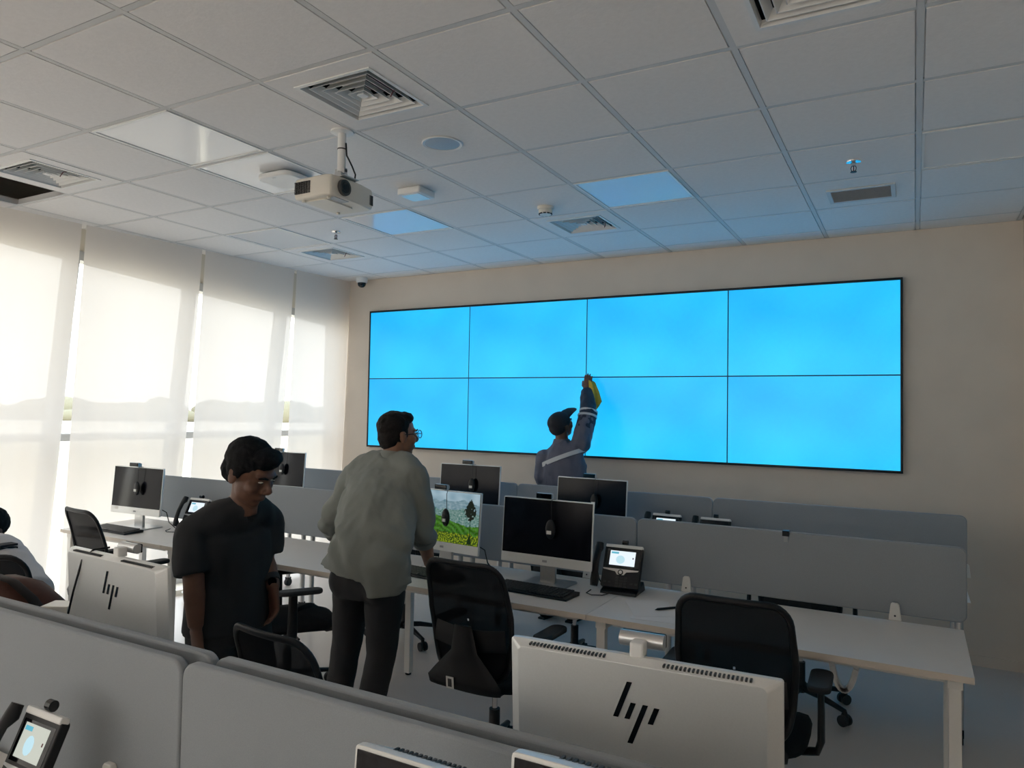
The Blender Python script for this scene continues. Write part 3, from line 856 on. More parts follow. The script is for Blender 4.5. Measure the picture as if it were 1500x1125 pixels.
# (x, y, yaw, lift, label)  screens towards the viewer
SP = [(-1.745, 3.56, -.02, 0.0, 'desktop computer with a black screen beside the desk phone and paper'),
      (-5.14, 3.47, 0.05, 0.0, 'leftmost desktop computer with dark screen in front of the blinds'),
      (-3.07, 4.88, 0.02, .045, 'far-row desktop computer with black screen left of the worker'),
      (-2.03, 4.86, -.04, 0.0, 'far-row desktop computer with black screen in front of the worker'),
      (-5.04, 4.80, 0.06, .065, 'far-row desktop computer with grey screen just behind the young man')]
for k, (x_, y_, a_, dz_, lab) in enumerate(SP):
    o = place(comp, (x_, y_, DZ + .0008), a_, lab, k == 0, 'silver desktop computers')
    if dz_:
        for ch in [c_ for c_ in COL.objects if c_.parent == o and not c_.name.startswith('stand_base')]:
            ch.location.z += dz_
o = copy_tree(comp); o.location = (-2.44, 3.60, DZ + .0008); o.rotation_euler = (0, 0, -.12)
tag(o, 'desktop computer showing a green landscape beside the man in grey shirt', 'computer', 'silver desktop computers')
sp_ = screen_picture(o)
cu = bpy.data.curves.new('clock_digits', 'FONT'); cu.body = '12'; cu.size = .038; cu.extrude = .0003
cu.materials.append(emission_mat('screen_white', (.9, .95, 1), .8))
tmp_ = bpy.data.objects.new('clock_tmp', cu); COL.objects.link(tmp_)
dg_ = bpy.context.evaluated_depsgraph_get()
co_ = bpy.data.objects.new('clock_digits', bpy.data.meshes.new_from_object(tmp_.evaluated_get(dg_), depsgraph=dg_)); COL.objects.link(co_); co_.parent = sp_
bpy.data.objects.remove(tmp_)
co_.rotation_euler = (PI / 2 - math.radians(4), 0, 0); co_.location = (-.255, .0012, .255)
# screens turned away from the viewer: the backs with the logo
for (x_, y_, a_, lab) in ((-.482, 1.425, PI + .055, 'large silver computer back with dark slanted logo, in the right foreground'),
                          (-2.195, 1.455, PI - .06, 'silver computer back with dark slanted logo beside the young man')):
    o = copy_tree(comp); o.location = (x_, y_, DZ + .0008); o.rotation_euler = (0, 0, a_)
    tag(o, lab, 'computer', 'silver desktop computers')
    for ch in [c_ for c_ in COL.objects if c_.parent == o]:
        if ch.name.split('.')[0] in ('mouse', 'mouse_cord'):
            for g_ in [q_ for q_ in COL.objects if q_.parent == ch]: bpy.data.objects.remove(g_)
            bpy.data.objects.remove(ch)
    if x_ < -1:
        MB().tube([(.13, -.02, .464), (.135, .03, .463), (.16, .052, .43), (.20, .056, .32), (.235, .06, .2), (.24, .07, .12)], .0035, 6).build('draped_cable', m_black, o, smooth=60)
# nearest desk: two screens whose upper edges show at the bottom of the picture
pA = atz(522, 1089, 1.2); 
for (x_, y_, a_, dz_, lab) in ((pA[0] + MW / 2, pA[1] - .02, 0.0, 0.0, 'black-screened computer at the bottom edge of the picture, with vented top'),
                               (-.414 + MW / 2, .745, 0.0, .081, 'black-screened computer at the bottom edge, right of the vented one')):
    o = copy_tree(comp); o.location = (x_, y_, DZ + .0008); o.rotation_euler = (0, 0, a_)
    tag(o, lab, 'computer', 'silver desktop computers')
    for ch in [c_ for c_ in COL.objects if c_.parent == o]:
        if ch.name.split('.')[0] in ('mouse', 'mouse_cord', 'webcam'):
            for g_ in [q_ for q_ in COL.objects if q_.parent == ch]: bpy.data.objects.remove(g_)
            bpy.data.objects.remove(ch)
        elif dz_ and not ch.name.startswith('stand_base'):
            ch.location.z += dz_

# ------------------------------------------------------------------ keyboards
def make_keyboard():
    r = empty('keyboard', cat='keyboard', group='black keyboards')
    MB().prism([(-.075, 0), (.07, 0), (.075, .018), (.06, .022), (-.075, .010)], -.22, .22, 'yz').build('case', m_black, r, bevel=.002)
    s = math.atan2(.012, .135)
    for row in range(6):
        n_ = 20
        for k in range(n_):
            if row == 5 and 5 <= k <= 9: continue
            x_ = -.208 + k * .0208
            y_ = .052 - row * .0215
            z_ = .0145 + (y_ + .075) * math.tan(s)
            o_ = MB().box(-.0086, .0086, -.0088, .0088, 0, .0045)
            if 'key' not in tile_meshes: tile_meshes['key'] = o_.mesh('key', m_key)
            ob = bpy.data.objects.new('key', tile_meshes['key']); COL.objects.link(ob); ob.parent = r
            ob.location = (x_, y_, z_ - .003); ob.rotation_euler = (s, 0, 0)
    y_ = .052 - 5 * .0215
    MB().box(-.105, -.02, y_ - .0088, y_ + .0088, .0118, .0185).build('space_bar', m_key, r)
    return r
kb = make_keyboard()
for k, (x_, y_, a_, lab) in enumerate(((-1.72, 3.40, -.06, 'black keyboard in front of the black-screened computer by the phone'),
                                       (-5.15, 3.33, -.02, 'black keyboard in front of the leftmost computer'),
                                       (-2.40, 3.40, -.10, 'black keyboard by the hand of the man in grey shirt'))):
    place(kb, (x_, y_, DZ + .0008), a_, lab, k == 0)
# ------------------------------------------------------------------ desk phones
def make_phone(lit=True):
    """screen towards -y, origin on the desk"""
    r = empty('desk_phone', cat='phone')
    # wedge body, reclined face
    al = math.radians(25)          # recline of the face from vertical
    R = rotx(-al)
    MB().prism([(-.085, .0), (.09, .0), (.06, .05), (-.078, .014)], -.085, .108, 'yz').build('foot', m_black, r, bevel=.003)
    T = (0, -.06, .022)
    MB().prism(rrect(.205, .215, .01, 3, .012, .115), -.012, .014).xf(R, T).build('body', m_black, r, smooth=30, bevel=.003)
    MB().box(-.088, .112, -.016, .010, .215, .232).xf(R, T).build('top_bar', m_white, r, bevel=.004)
    MB().box(-.075, .10, -.0128, -.0118, .112, .205).xf(R, T).build('display_glass', m_glossblk, r)
    s_ = MB().box(-.058, .078, -.0138, -.0127, .122, .198).xf(R, T).build('display', m_phone_scr if lit else m_glossblk, r)
    if lit:
        MB().box(-.052, -.012, -.0143, -.0137, .182, .192).xf(R, T).build('display_tab', m_phone_tab, s_)
        MB().prism([(.0 + .024 * math.cos(t_), .153 + .022 * math.sin(t_)) for t_ in np.linspace(0, 2 * PI, 13)[:-1]], -.0143, -.0137).xf(R, T).build('display_picture', m_phone_pic, s_)
        MB().box(.064, .070, -.0143, -.0137, .16, .168).xf(R, T).build('display_mark', m_redwire, s_)
    MB().prism([(-.088, .104), (.105, .104), (.10, .098), (.04, .090), (.028, .074), (-.008, .074), (-.02, .090), (-.085, .098)], -.0135, -.0118).xf(R, T).build('silver_band', m_silver, r)
    MB().cyl((.010, -.0118, .087), (.010, -.0165, .087), .014, n=24).xf(R, T).build('navigation_ring', m_glossblk, r, smooth=40)
    MB().cyl((.010, -.0118, .087), (.010, -.0180, .087), .009, n=20).xf(R, T).build('navigation_button', m_silver, r, smooth=40)
    for a in range(3):
        for b in range(4):
            MB().box(-.012 + a * .022, .004 + a * .022, -.0155, -.0118, .012 + b * .0145, .0215 + b * .0145).xf(R, T).build('dial_key', m_key, r)
    for a in (-.075, -.05, .066, .09):
        MB().box(a, a + .014, -.0150, -.0118, .03, .038).xf(R, T).build('side_key', m_key, r)
    # camera on top
    MB().cyl((-.002, -.004, .246), (.026, -.004, .246), .0135, n=18).xf(R, T).build('camera', m_glossblk, r, smooth=40)
    # handset at the left
    h = MB().eloft([(-.118, -.028, .0), (-.118, -.030, .03), (-.118, -.042, .055), (-.118, -.048, .115), (-.118, -.042, .175), (-.118, -.030, .20), (-.118, -.028, .228)],
                   [(.020, .016), (.024, .020), (.019, .012), (.018, .011), (.019, .012), (.024, .020), (.020, .016)], (1, 0, 0), 14)
    h.xf(R, T).build('handset', m_black, r, smooth=60)
    MB().tube([(-.12, -.12, .02), (-.135, -.15, .008), (-.10, -.17, .006), (-.05, -.15, .006), (-.03, -.11, .008)], .003, 6).build('coiled_cord', m_black, r, smooth=60)
    return r
ph1 = make_phone()
for k, (x_, y_, a_, z_, lab) in enumerate(((-1.352, 3.66, .05, DZ, 'desk phone with lit screen beside the black-screened computer'),
                                         (-4.70, 3.66, .05, DZ, 'desk phone beside the young man, half hidden by him'),
                                         (-1.52, 4.96, -.02, DZ, 'desk phone of the far row with lit screen, behind the divider'),
                                         (-4.36, 4.96, 0, DZ, 'desk phone of the far row behind the shoulder of the man in grey shirt'))):
    place(ph1, (x_, y_, z_ + .0008), a_, lab, k == 0, 'video desk phones')
p_ = atz(78, 1037, .972)
o = copy_tree(ph1); o.location = (p_[0] - .012, p_[1] - .038, DZ + .0008); o.rotation_euler = (0, 0, .0); o.scale = (.70, .9, .96)
tag(o, 'desk phone in the bottom left corner of the picture', 'phone', 'video desk phones')
for ch in [c_ for c_ in COL.objects if c_.parent == o]:
    if ch.name.startswith('display.') or ch.name == 'display': ch.data = ch.data.copy(); ch.data.materials[0] = m_phone_dim
o = make_phone(False); o.location = (-1.185, 4.96, DZ + .0008)
tag(o, 'desk phone of the far row with dark screen, right of the lit one', 'phone', 'video desk phones')

# ------------------------------------------------------------------ office chairs
def make_chair(arms=True):
    """someone sitting looks to +y; origin on the floor under the column"""
    r = empty('office_chair', cat='chair', group='black mesh office chairs')
    # base
    for k in range(5):
        a = 2 * PI * k / 5 + PI / 2 + .3
        d = np.array([math.cos(a), math.sin(a), 0]); s_ = np.array([-math.sin(a), math.cos(a), 0])
        l = MB().eloft([d * .02 + (0, 0, .115), d * .12 + (0, 0, .108), d * .22 + (0, 0, .090), d * .285 + (0, 0, .078)], [(.026, .020), (.022, .018), (.017, .014), (.015, .012)], s_, 12)
        l.build('base_leg', m_black, r, smooth=50)
        c = d * .285
        k_ = MB()
        for sg in (-1, 1):
            k_.cyl(c + s_ * sg * .010 + (0, 0, .030), c + s_ * sg * .026 + (0, 0, .030), .030, n=20)
        co = k_.build('caster', m_blackr, r, smooth=40)
        MB().eloft([c + s_ * 0 + (0, 0, .028), c + (0, 0, .055), c + (0, 0, .082)], [(.008, .026), (.012, .022), (.010, .010)], s_, 12).build('caster_fork', m_black, co, smooth=50)
    MB().lathe([(.030, .09), (.034, .14), (.026, .15), (.026, .26), (.001, .26)], 20).build('column_cover', m_black, r, smooth=40)
    MB().cyl((0, 0, .25), (0, 0, .39), .014, n=16).build('gas_column', m_chrome, r, smooth=40)
    MB().box(-.11, .11, -.13, .10, .375, .405).build('tilt_mechanism', m_black, r, bevel=.006)
    MB().tube([(.10, .0, .39), (.24, .02, .385), (.27, .02, .39)], .006, 8).build('lever', m_black, r, smooth=60)
    # seat: rounded slab with waterfall front
    prof = [(.20, .0), (.235, .012), (.245, .03), (.235, .048), (.20, .062), (.10, .072), (.001, .074)]
    def seat_ring(s, z):
        pts = []
        for k in range(28):
            t = 2 * PI * k / 28
            c_, s__ = math.cos(t), math.sin(t)
            e = .5
            pts.append((s * (abs(c_) ** e) * (1 if c_ >= 0 else -1), s * 1.0 * (abs(s__) ** e) * (1 if s__ >= 0 else -1) + .03, .405 + z - (.018 if s__ > .55 else 0)))
        return pts
    MB().loft([seat_ring(a, b) for a, b in prof]).build('seat', m_chair_fab, r, smooth=60)
    # backrest: frame ring, mesh field, spine
    def back_pt(u, v):
        """u -1..1 across, v 0..1 upwards"""
        z = .47 + .53 * v
        hw_ = .215 - .022 * abs(v - .55) * 2 - .035 * max(0, .25 - v) * 4 * .5
        y = -.235 - .045 * math.sin(v * PI * .9 + .2) * 0 - .075 * v + .05 * (1 - (2 * v - .7) ** 2) * .6
        y += .022 * u * u                      # wraps forward at the sides
        return np.array([u * hw_, y, z])
    out2 = rrect(2, 1, .22, 7, 0, .5)
    def sq_(p): return back_pt(max(-1, min(1, p[0])), max(0, min(1, p[1])))
    # outline in (u,v): corner radius given in v units; make u radius match
    ring = []
    ru, rv = .34, .14
    for (sx, sy, a0) in ((-1, 0, PI), (1, 0, 1.5 * PI), (1, 1, 0), (-1, 1, PI / 2)):
        ou, ov = sx * (1 - ru), (rv if sy == 0 else 1 - rv)
        for i in range(7):
            a = a0 + PI / 2 * i / 6
            ring.append((ou + ru * math.cos(a), ov + rv * math.sin(a)))
    dense = []
    for i in range(len(ring)):
        p, q = ring[i], ring[(i + 1) % len(ring)]
        L = math.hypot((q[0] - p[0]) * .2, (q[1] - p[1]) * .5)
        n_ = max(1, int(L / .03))
        for k in range(n_): dense.append((p[0] + (q[0] - p[0]) * k / n_, p[1] + (q[1] - p[1]) * k / n_))
    pts = [back_pt(*p) for p in dense]
    cen = sum(pts) / len(pts)
    fr = MB(); n_ = len(pts)
    rings = []
    for i in range(n_):
        t = unit(pts[(i + 1) % n_] - pts[i - 1]); nn = unit(np.cross(t, (0, 1, 0)))
        rings.append([pts[i] + nn * .013 * math.cos(a) + np.array([0, 1, 0]) * .011 * math.sin(a) for a in np.linspace(0, 2 * PI, 9)[:-1]])
    fs = []
    for i in range(n_):
        for k in range(8):
            j, l = (i + 1) % n_, (k + 1) % 8
            fs.append((i * 8 + k, i * 8 + l, j * 8 + l, j * 8 + k))
    fr.add([p for q in rings for p in q], fs)
    fr.build('backrest_frame', m_black, r, smooth=60)
    # mesh field as fan of concentric rings
    lev = []
    for s_ in (1.0, .8, .6, .4, .2, .02):
        lev.append([back_pt(p[0] * s_, .5 + (p[1] - .5) * s_) for p in dense])
    f = MB(); f.loft(lev, cap=False)
    f.build('backrest_mesh', m_mesh, r, smooth=80)
    # lumbar bar and lower shell
    MB().eloft([back_pt(-.9, .36) - (0, .012, 0), back_pt(-.4, .34) - (0, .016, 0), back_pt(0, .33) - (0, .018, 0), back_pt(.4, .34) - (0, .016, 0), back_pt(.9, .36) - (0, .012, 0)], [(.006, .05)] * 5, (0, 1, 0), 10).build('lumbar_support', m_black, r, smooth=60)
    sh = MB()
    lo = []
    for (z, hw_, y0, th) in ((.395, .10, -.10, .03), (.41, .15, -.20, .03), (.435, .19, -.255, .025), (.47, .195, -.262, .022), (.52, .15, -.262, .018), (.60, .07, -.262, .014), (.72, .045, -.275, .012)):
        lo.append([(hw_ * math.cos(t), y0 - .012 + th * math.sin(t), z) for t in np.linspace(0, 2 * PI, 17)[:-1]])
    sh.loft(lo).build('back_shell', m_black, r, smooth=60)
    lb = MB().box(-.02, .02, -.001, .001, -.027, .027).xf(rotx(.1), (-.055, -.300, .462)).build('label', m_label, r)
    MB().box(-.010, .010, -.0022, -.001, -.018, .018).xf(rotx(.1), (-.055, -.300, .462)).build('label_print', m_print, lb)
    if arms:
        for sg in (-1, 1):
            a_ = MB().eloft([(sg * .10, -.02, .395), (sg * .22, -.02, .39), (sg * .272, -.02, .40), (sg * .285, -.02, .44), (sg * .285, -.02, .55), (sg * .283, -.02, .64)],
                            [(.030, .013), (.030, .013), (.028, .014), (.028, .014), (.026, .013), (.024, .012)], (0, 1, 0), 12)
            a_.build('arm_post', m_black, r, smooth=60)
            MB().prism(rrect(.085, .24, .038, 6, sg * .28, .02), .64, .665, 'xy').build('arm_pad', m_blackr, r, smooth=30, bevel=.008)
    return r
ch0 = make_chair()
CH = [(-0.600, 3.06, .04, 'black mesh office chair in the right foreground at the desk with paper'),
      (-1.755, 3.06, -.02, 'black mesh office chair next to the man in grey shirt, with white label'),
      (-4.60, 3.05, -.12, 'black mesh office chair at the leftmost desktop computer'),
      (-3.22, 3.16, -.62, 'black office chair turned sideways between the two standing men'),
      (-1.845, 2.06, -.10, 'black mesh office chair behind the foreground divider, below the young man'),
      (-3.75, 1.95, .55, 'black office chair of the person at the left edge of the picture'),
      (-0.58, 4.55, .1, 'black office chair tucked under the far row at the right'),
      (-1.98, 4.50, -.1, 'black office chair seen below the desk under the black-screened computer'),
      (-3.25, 4.32, .2, 'black office chair of the far row between the legs of desks and man')]
for k, (x_, y_, a_, lab) in enumerate(CH):
    o = place(ch0, (x_, y_, 0), a_, lab, k == 0)
    if k == 4:                     # this one is set lower
        for ch in [c_ for c_ in COL.objects if c_.parent == o]:
            if ch.name.split('.')[0] not in ('base_leg', 'caster', 'column_cover', 'gas_column'): ch.location.z -= .07

# ------------------------------------------------------------------ small things
pp = [atz(935, 908, DZ), atz(985, 921, DZ), atz(1003, 890, DZ), atz(948, 878, DZ)]
c_ = sum(pp) / 4
r = tag(MB().prism([(-.105, -.15), (.105, -.15), (.105, .15), (-.105, .15)], 0.0004, .0016, 'xy').build('paper_sheet', m_paper), 'white sheet of paper under the pen', 'paper')
r.location = (c_[0] - .01, c_[1], DZ); r.rotation_euler = (0, 0, .15)
r = tag(MB().prism([(-.105, -.14), (.105, -.14), (.105, .12), (.06, .15), (-.105, .15)], 0.0004, .0010, 'xy').build('paper_sheet', m_paper), 'white sheet of paper half under the other, towards the phone', 'paper')
r.location = (c_[0] - .06, c_[1] + .05, DZ + .0016); r.rotation_euler = (0, 0, .5)
a_, b_ = atz(957, 894, DZ + .006), atz(1000, 890, DZ + .006)
r = empty('pen', ((a_ + b_) / 2)[:3], math.atan2(b_[1] - a_[1], b_[0] - a_[0]), 'black pen lying on the sheet of paper', 'pen')
r.location = (*((a_ + b_) / 2)[:2], DZ + .0095)
MB().cyl((-.058, 0, 0), (.05, 0, 0), .0058, n=12).build('barrel', m_black, r, smooth=40)
MB().cyl((-.058, 0, 0), (-.072, 0, -.002), .005, .0012, n=12).build('tip', m_black, r, smooth=40)
MB().cyl((.05, 0, 0), (.066, 0, 0), .0045, .004, n=12).build('button', m_black, r, smooth=40)
MB().box(.01, .055, -.002, .002, .0055, .0078).build('pocket_clip', m_silver, r)
# cable spine hanging under the right desk
r = empty('cable_spine', (-.27, 3.50, DZ - .04), 0, 'white segmented cable spine looping under the right desk', 'cable guide')
N_ = 21
for k in range(N_):
    t = k / (N_ - 1)
    ang = PI * (1 + t)
    x_ = .055 * math.cos(ang); z_ = .20 * math.sin(ang)
    tx, tz = -.055 * math.sin(ang), .20 * math.cos(ang)
    a = math.atan2(tz, tx)
    MB().box(-.0125, .0125, -.016, .016, -.012, .012).xf(roty(-a), (x_, 0, z_ - .0)).build('segment', m_white, r, bevel=.003)
# brown bag on the desk behind the left divider
r = empty('shoulder_bag', (-2.855, 1.51, DZ + .0005), .05, 'brown leather bag lying behind the left foreground divider', 'bag')
bg = MB()
lo = []
for x_, w_, h_ in ((-.23, .03, .12), (-.21, .08, .24), (-.13, .11, .29), (-.02, .12, .285), (.10, .11, .235), (.18, .09, .17), (.215, .05, .09)):
    lo.append([(x_, w_ * math.cos(t), h_ / 2 + (h_ / 2) * math.copysign(abs(math.sin(t)) ** .7, math.sin(t))) for t in np.linspace(0, 2 * PI, 21)[:-1]])
bg.loft(lo).build('bag_body', m_bag, r, smooth=60)
MB().tube([(-.21, -.085, .20), (-.12, -.116, .20), (.02, -.123, .185), (.13, -.106, .13), (.20, -.07, .08)], .010, 8).build('zip_seam', m_bag_d, r, smooth=60)
MB().eloft([(-.20, -.02, .25), (-.12, -.04, .295), (0, -.05, .29), (.10, -.04, .24), (.18, -.03, .17)], [(.02, .005)] * 5, (0, 1, 0), 10).build('strap', m_bag_d, r, smooth=60)
pb = atz(112, 880, .93)
r = empty('small_carton', (-2.565, 1.47, DZ + .0005), .5, 'small pale box between the brown bag and the silver computer back', 'box')
MB().box(-.045, .045, -.04, .04, 0, .23).build('carton_body', m_ivory, r, bevel=.003)
MB().box(-.046, .046, -.041, .041, .22, .25).build('lid', m_ivory, r, bevel=.003)
# white clip peeking over the second divider
pc = at(909, 1090, 1.2)
# floor cable with plug
r = empty('floor_cable', (-3.25, 3.3, 0), 0, 'black cable with plug lying on the floor under the desk', 'cable')
MB().tube([(-.3, -.05, .006), (-.18, .04, .006), (-.05, .02, .006), (.08, -.06, .006)], .005, 6).build('cord', m_black, r, smooth=60)
MB().box(.07, .17, -.10, -.045, 0, .03).build('plug', m_black, r, bevel=.006)
#MARK_PEOPLE
# ------------------------------------------------------------------ people
def remeshed(mb, name, material, parent, voxel, it=4, folds=None, origin=(0, 0, 0)):
    """one continuous skin over overlapping solids"""
    me = mb.mesh(name + '_tmp', material)
    o = bpy.data.objects.new(name + '_tmp', me); COL.objects.link(o)
    m = o.modifiers.new('r', 'REMESH'); m.mode = 'VOXEL'; m.voxel_size = voxel
    if it:
        s = o.modifiers.new('s', 'SMOOTH'); s.factor = .5; s.iterations = it
    dg = bpy.context.evaluated_depsgraph_get()
    me2 = bpy.data.meshes.new_from_object(o.evaluated_get(dg), depsgraph=dg)
    bpy.data.objects.remove(o); bpy.data.meshes.remove(me)
    n = len(me2.vertices)
    co = np.empty(n * 3); me2.vertices.foreach_get('co', co); co = co.reshape(-1, 3)
    if folds:
        nr = np.empty(n * 3); me2.vertex_normals.foreach_get('vector', nr) if hasattr(me2, 'vertex_normals') else me2.vertices.foreach_get('normal', nr)
        nr = nr.reshape(-1, 3)
        d = np.array([folds(p) for p in co])
        co = co + nr * d[:, None]
    co = co - np.asarray(origin)
    me2.vertices.foreach_set('co', co.ravel())
    me2.name = name
    me2.materials.clear(); me2.materials.append(material)
    me2.shade_smooth(); me2.update()
    ob = bpy.data.objects.new(name, me2); COL.objects.link(ob); ob.parent = parent
    return ob
def sub(mb, name, material, parent, origin, smooth=60):
    mb.xf(None, -np.asarray(origin)); return mb.build(name, material, parent, smooth=smooth)
def V(*a): return np.array(a, float)
def hand(mb, wrist, d, pn, thumb, curl=.35, k=1.0, spread=.12):
    d = unit(d); pn = unit(pn - d * (np.asarray(pn) @ d)); s = np.cross(d, pn)
    w = np.asarray(wrist, float)
    mb.eloft([w - d * .02, w + d * .015 * k, w + d * .05 * k, w + d * .088 * k, w + d * .096 * k], [(.026, .020), (.030, .019), (.040, .016), (.041, .013), (.036, .010)], s, 14)
    for i, (o, L) in enumerate(((.031, .066), (.0105, .076), (-.0105, .071), (-.031, .056))):
        o_ = o * thumb
        p = w + d * (.088 - abs(o) * .25) * k + s * o_ * k
        dd = unit(d + s * o_ / .03 * spread)
        pts = [p - dd * .02]; ang = 0
        pts.append(p)
        for seg in (.46, .30, .24):
            ang += curl * (1.0 + .12 * i)
            v = math.cos(ang) * dd + math.sin(ang) * pn
            pts.append(pts[-1] + v * L * seg * k)
        mb.tube(pts, [.0090, .0090, .0086, .0080, .0066], 10)
        mb.ell(pts[-1], (.0066,) * 3, None, 8, 6)
    b = w + d * .025 * k + s * thumb * .026 * k
    t1 = unit(d * .65 + s * thumb * .7 + pn * .35)
    t2 = unit(d * .9 + s * thumb * .25 + pn * .45)
    p1 = b + t1 * .038 * k; p2 = p1 + t2 * .030 * k; p3 = p2 + t2 * .022 * k
    mb.tube([b - t1 * .015, b, p1, p2, p3], [.013, .0135, .0115, .0105, .008], 10)
    mb.ell(p3, (.008,) * 3, None, 8, 6)
def head(mb, c, fwd, up=(0, 0, 1), k=1.0):
    f = unit(fwd); u = np.asarray(up, float); u = unit(u - f * (u @ f)); r_ = np.cross(f, u)
    R = np.column_stack([r_, f, u]); c = np.asarray(c, float)
    def L(x, y, z): return c + R @ (np.array([x, y, z]) * k)
    def E(p, rad): mb.ell(L(*p), np.array(rad) * k, R, 18, 12)
    E((0, -.010, .030), (.074, .094, .084))
    E((0, .028, -.040), (.058, .060, .072))
    E((0, .052, -.092), (.027, .026, .020))
    E((0, .072, .022), (.052, .020, .012))
    for sx in (-1, 1):
        E((sx * .038, .056, -.026), (.026, .026, .026))
        E((sx * .077, -.006, -.008), (.009, .020, .032))
        E((sx * .080, -.014, .006), (.008, .014, .016))
        E((sx * .012, .098, -.034), (.010, .010, .008))
    mb.tube([L(0, .080, .016), L(0, .094, -.004), L(0, .108, -.028), L(0, .100, -.037)], [.008 * k, .009 * k, .012 * k, .009 * k], 10)
    E((0, .083, -.060), (.024, .010, .006)); E((0, .082, -.069), (.021, .010, .007))
    return R, L
def eyes(L, parent, origin, k=1.0, lid=1.0):
    for sx in (-1, 1):
        e = sub(MB().ell(L(sx * .031, .080, .003), (.0115 * k, .0085 * k, .0070 * k * lid), None, 12, 8), 'eye', m_eye, parent, origin)
        sub(MB().ell(L(sx * .031, .0875, .003), (.0055 * k, .004 * k, .0055 * k * lid), None, 10, 6), 'iris', m_iris, e, origin)
        sub(MB().tube([L(sx * .014, .094, .018), L(sx * .032, .093, .024), L(sx * .050, .080, .019)], [.0030 * k, .0042 * k, .0025 * k], 8), 'eyebrow', m_hair, parent, origin)
def fold_fn(amp, sc=(14, 14, 6), seed=0.0, grain=.25):
    def f(p):
        q = Vector((p[0] * sc[0] + seed, p[1] * sc[1], p[2] * sc[2]))
        w = noise.noise(q) + .5 * noise.noise(q * 2.3 + Vector((3, 1, 7)))
        rdg = 1 - 2 * abs(noise.noise(q * .8 + Vector((9, 4, 2))))
        return amp * (.55 * w + .6 * rdg * .5 - .1)
    return f
def hair_fn(amp): return lambda p: amp * noise.noise(Vector((p[0] * 60, p[1] * 60, p[2] * 45)))

def arm_skin(mb, sh, el, wr, r=(.052, .042, .028)):
    mb.tube([sh, sh + (el - sh) * .4, el, el + (wr - el) * .3, wr], [r[0], r[0] * .95, r[1], r[1] * 1.02, r[2]], 14)
    mb.ell(el, (r[1],) * 3, None, 12, 8); mb.ell(sh, (r[0],) * 3, None, 12, 8)
def leg_skin(mb, hp, kn, an, fdir):
    mb.tube([hp, hp + (kn - hp) * .5, kn, kn + (an - kn) * .35, an], [.080, .068, .052, .054, .034], 14)
    mb.ell(kn, (.052,) * 3, None, 12, 8)
    mb.eloft([an + (0, 0, -.02), an + fdir * .04 + (0, 0, -.045), an + fdir * .12 + (0, 0, -.058), an + fdir * .17 + (0, 0, -.062)], [(.033, .03), (.036, .028), (.042, .018), (.034, .012)], np.cross(fdir, (0, 0, 1.0)), 12)
def shoe(parent, an, fdir, origin, m=None):
    s = np.cross(fdir, (0, 0, 1.0))
    b = V(an[0], an[1], 0)
    mb = MB().eloft([b - fdir * .07 + (0, 0, .045), b - fdir * .055 + (0, 0, .052), b + fdir * .02 + (0, 0, .055), b + fdir * .10 + (0, 0, .045), b + fdir * .17 + (0, 0, .036), b + fdir * .205 + (0, 0, .030)],
                    [(.025, .035), (.036, .044), (.040, .050), (.046, .040), (.042, .032), (.02, .018)], s, 16)
    o = sub(mb, 'shoe', m or m_shoe, parent, origin)
    sub(MB().prism([(p[0], p[1]) for p in [tuple((b + fdir * a + s * w_)[:2]) for a, w_ in ((-.075, -.03), (-.075, .03), (.05, .042), (.13, .046), (.2, .02), (.2, -.02), (.13, -.046), (.05, -.042))]], 0.0, .014, 'xy'), 'sole', m_blackr, o, origin)

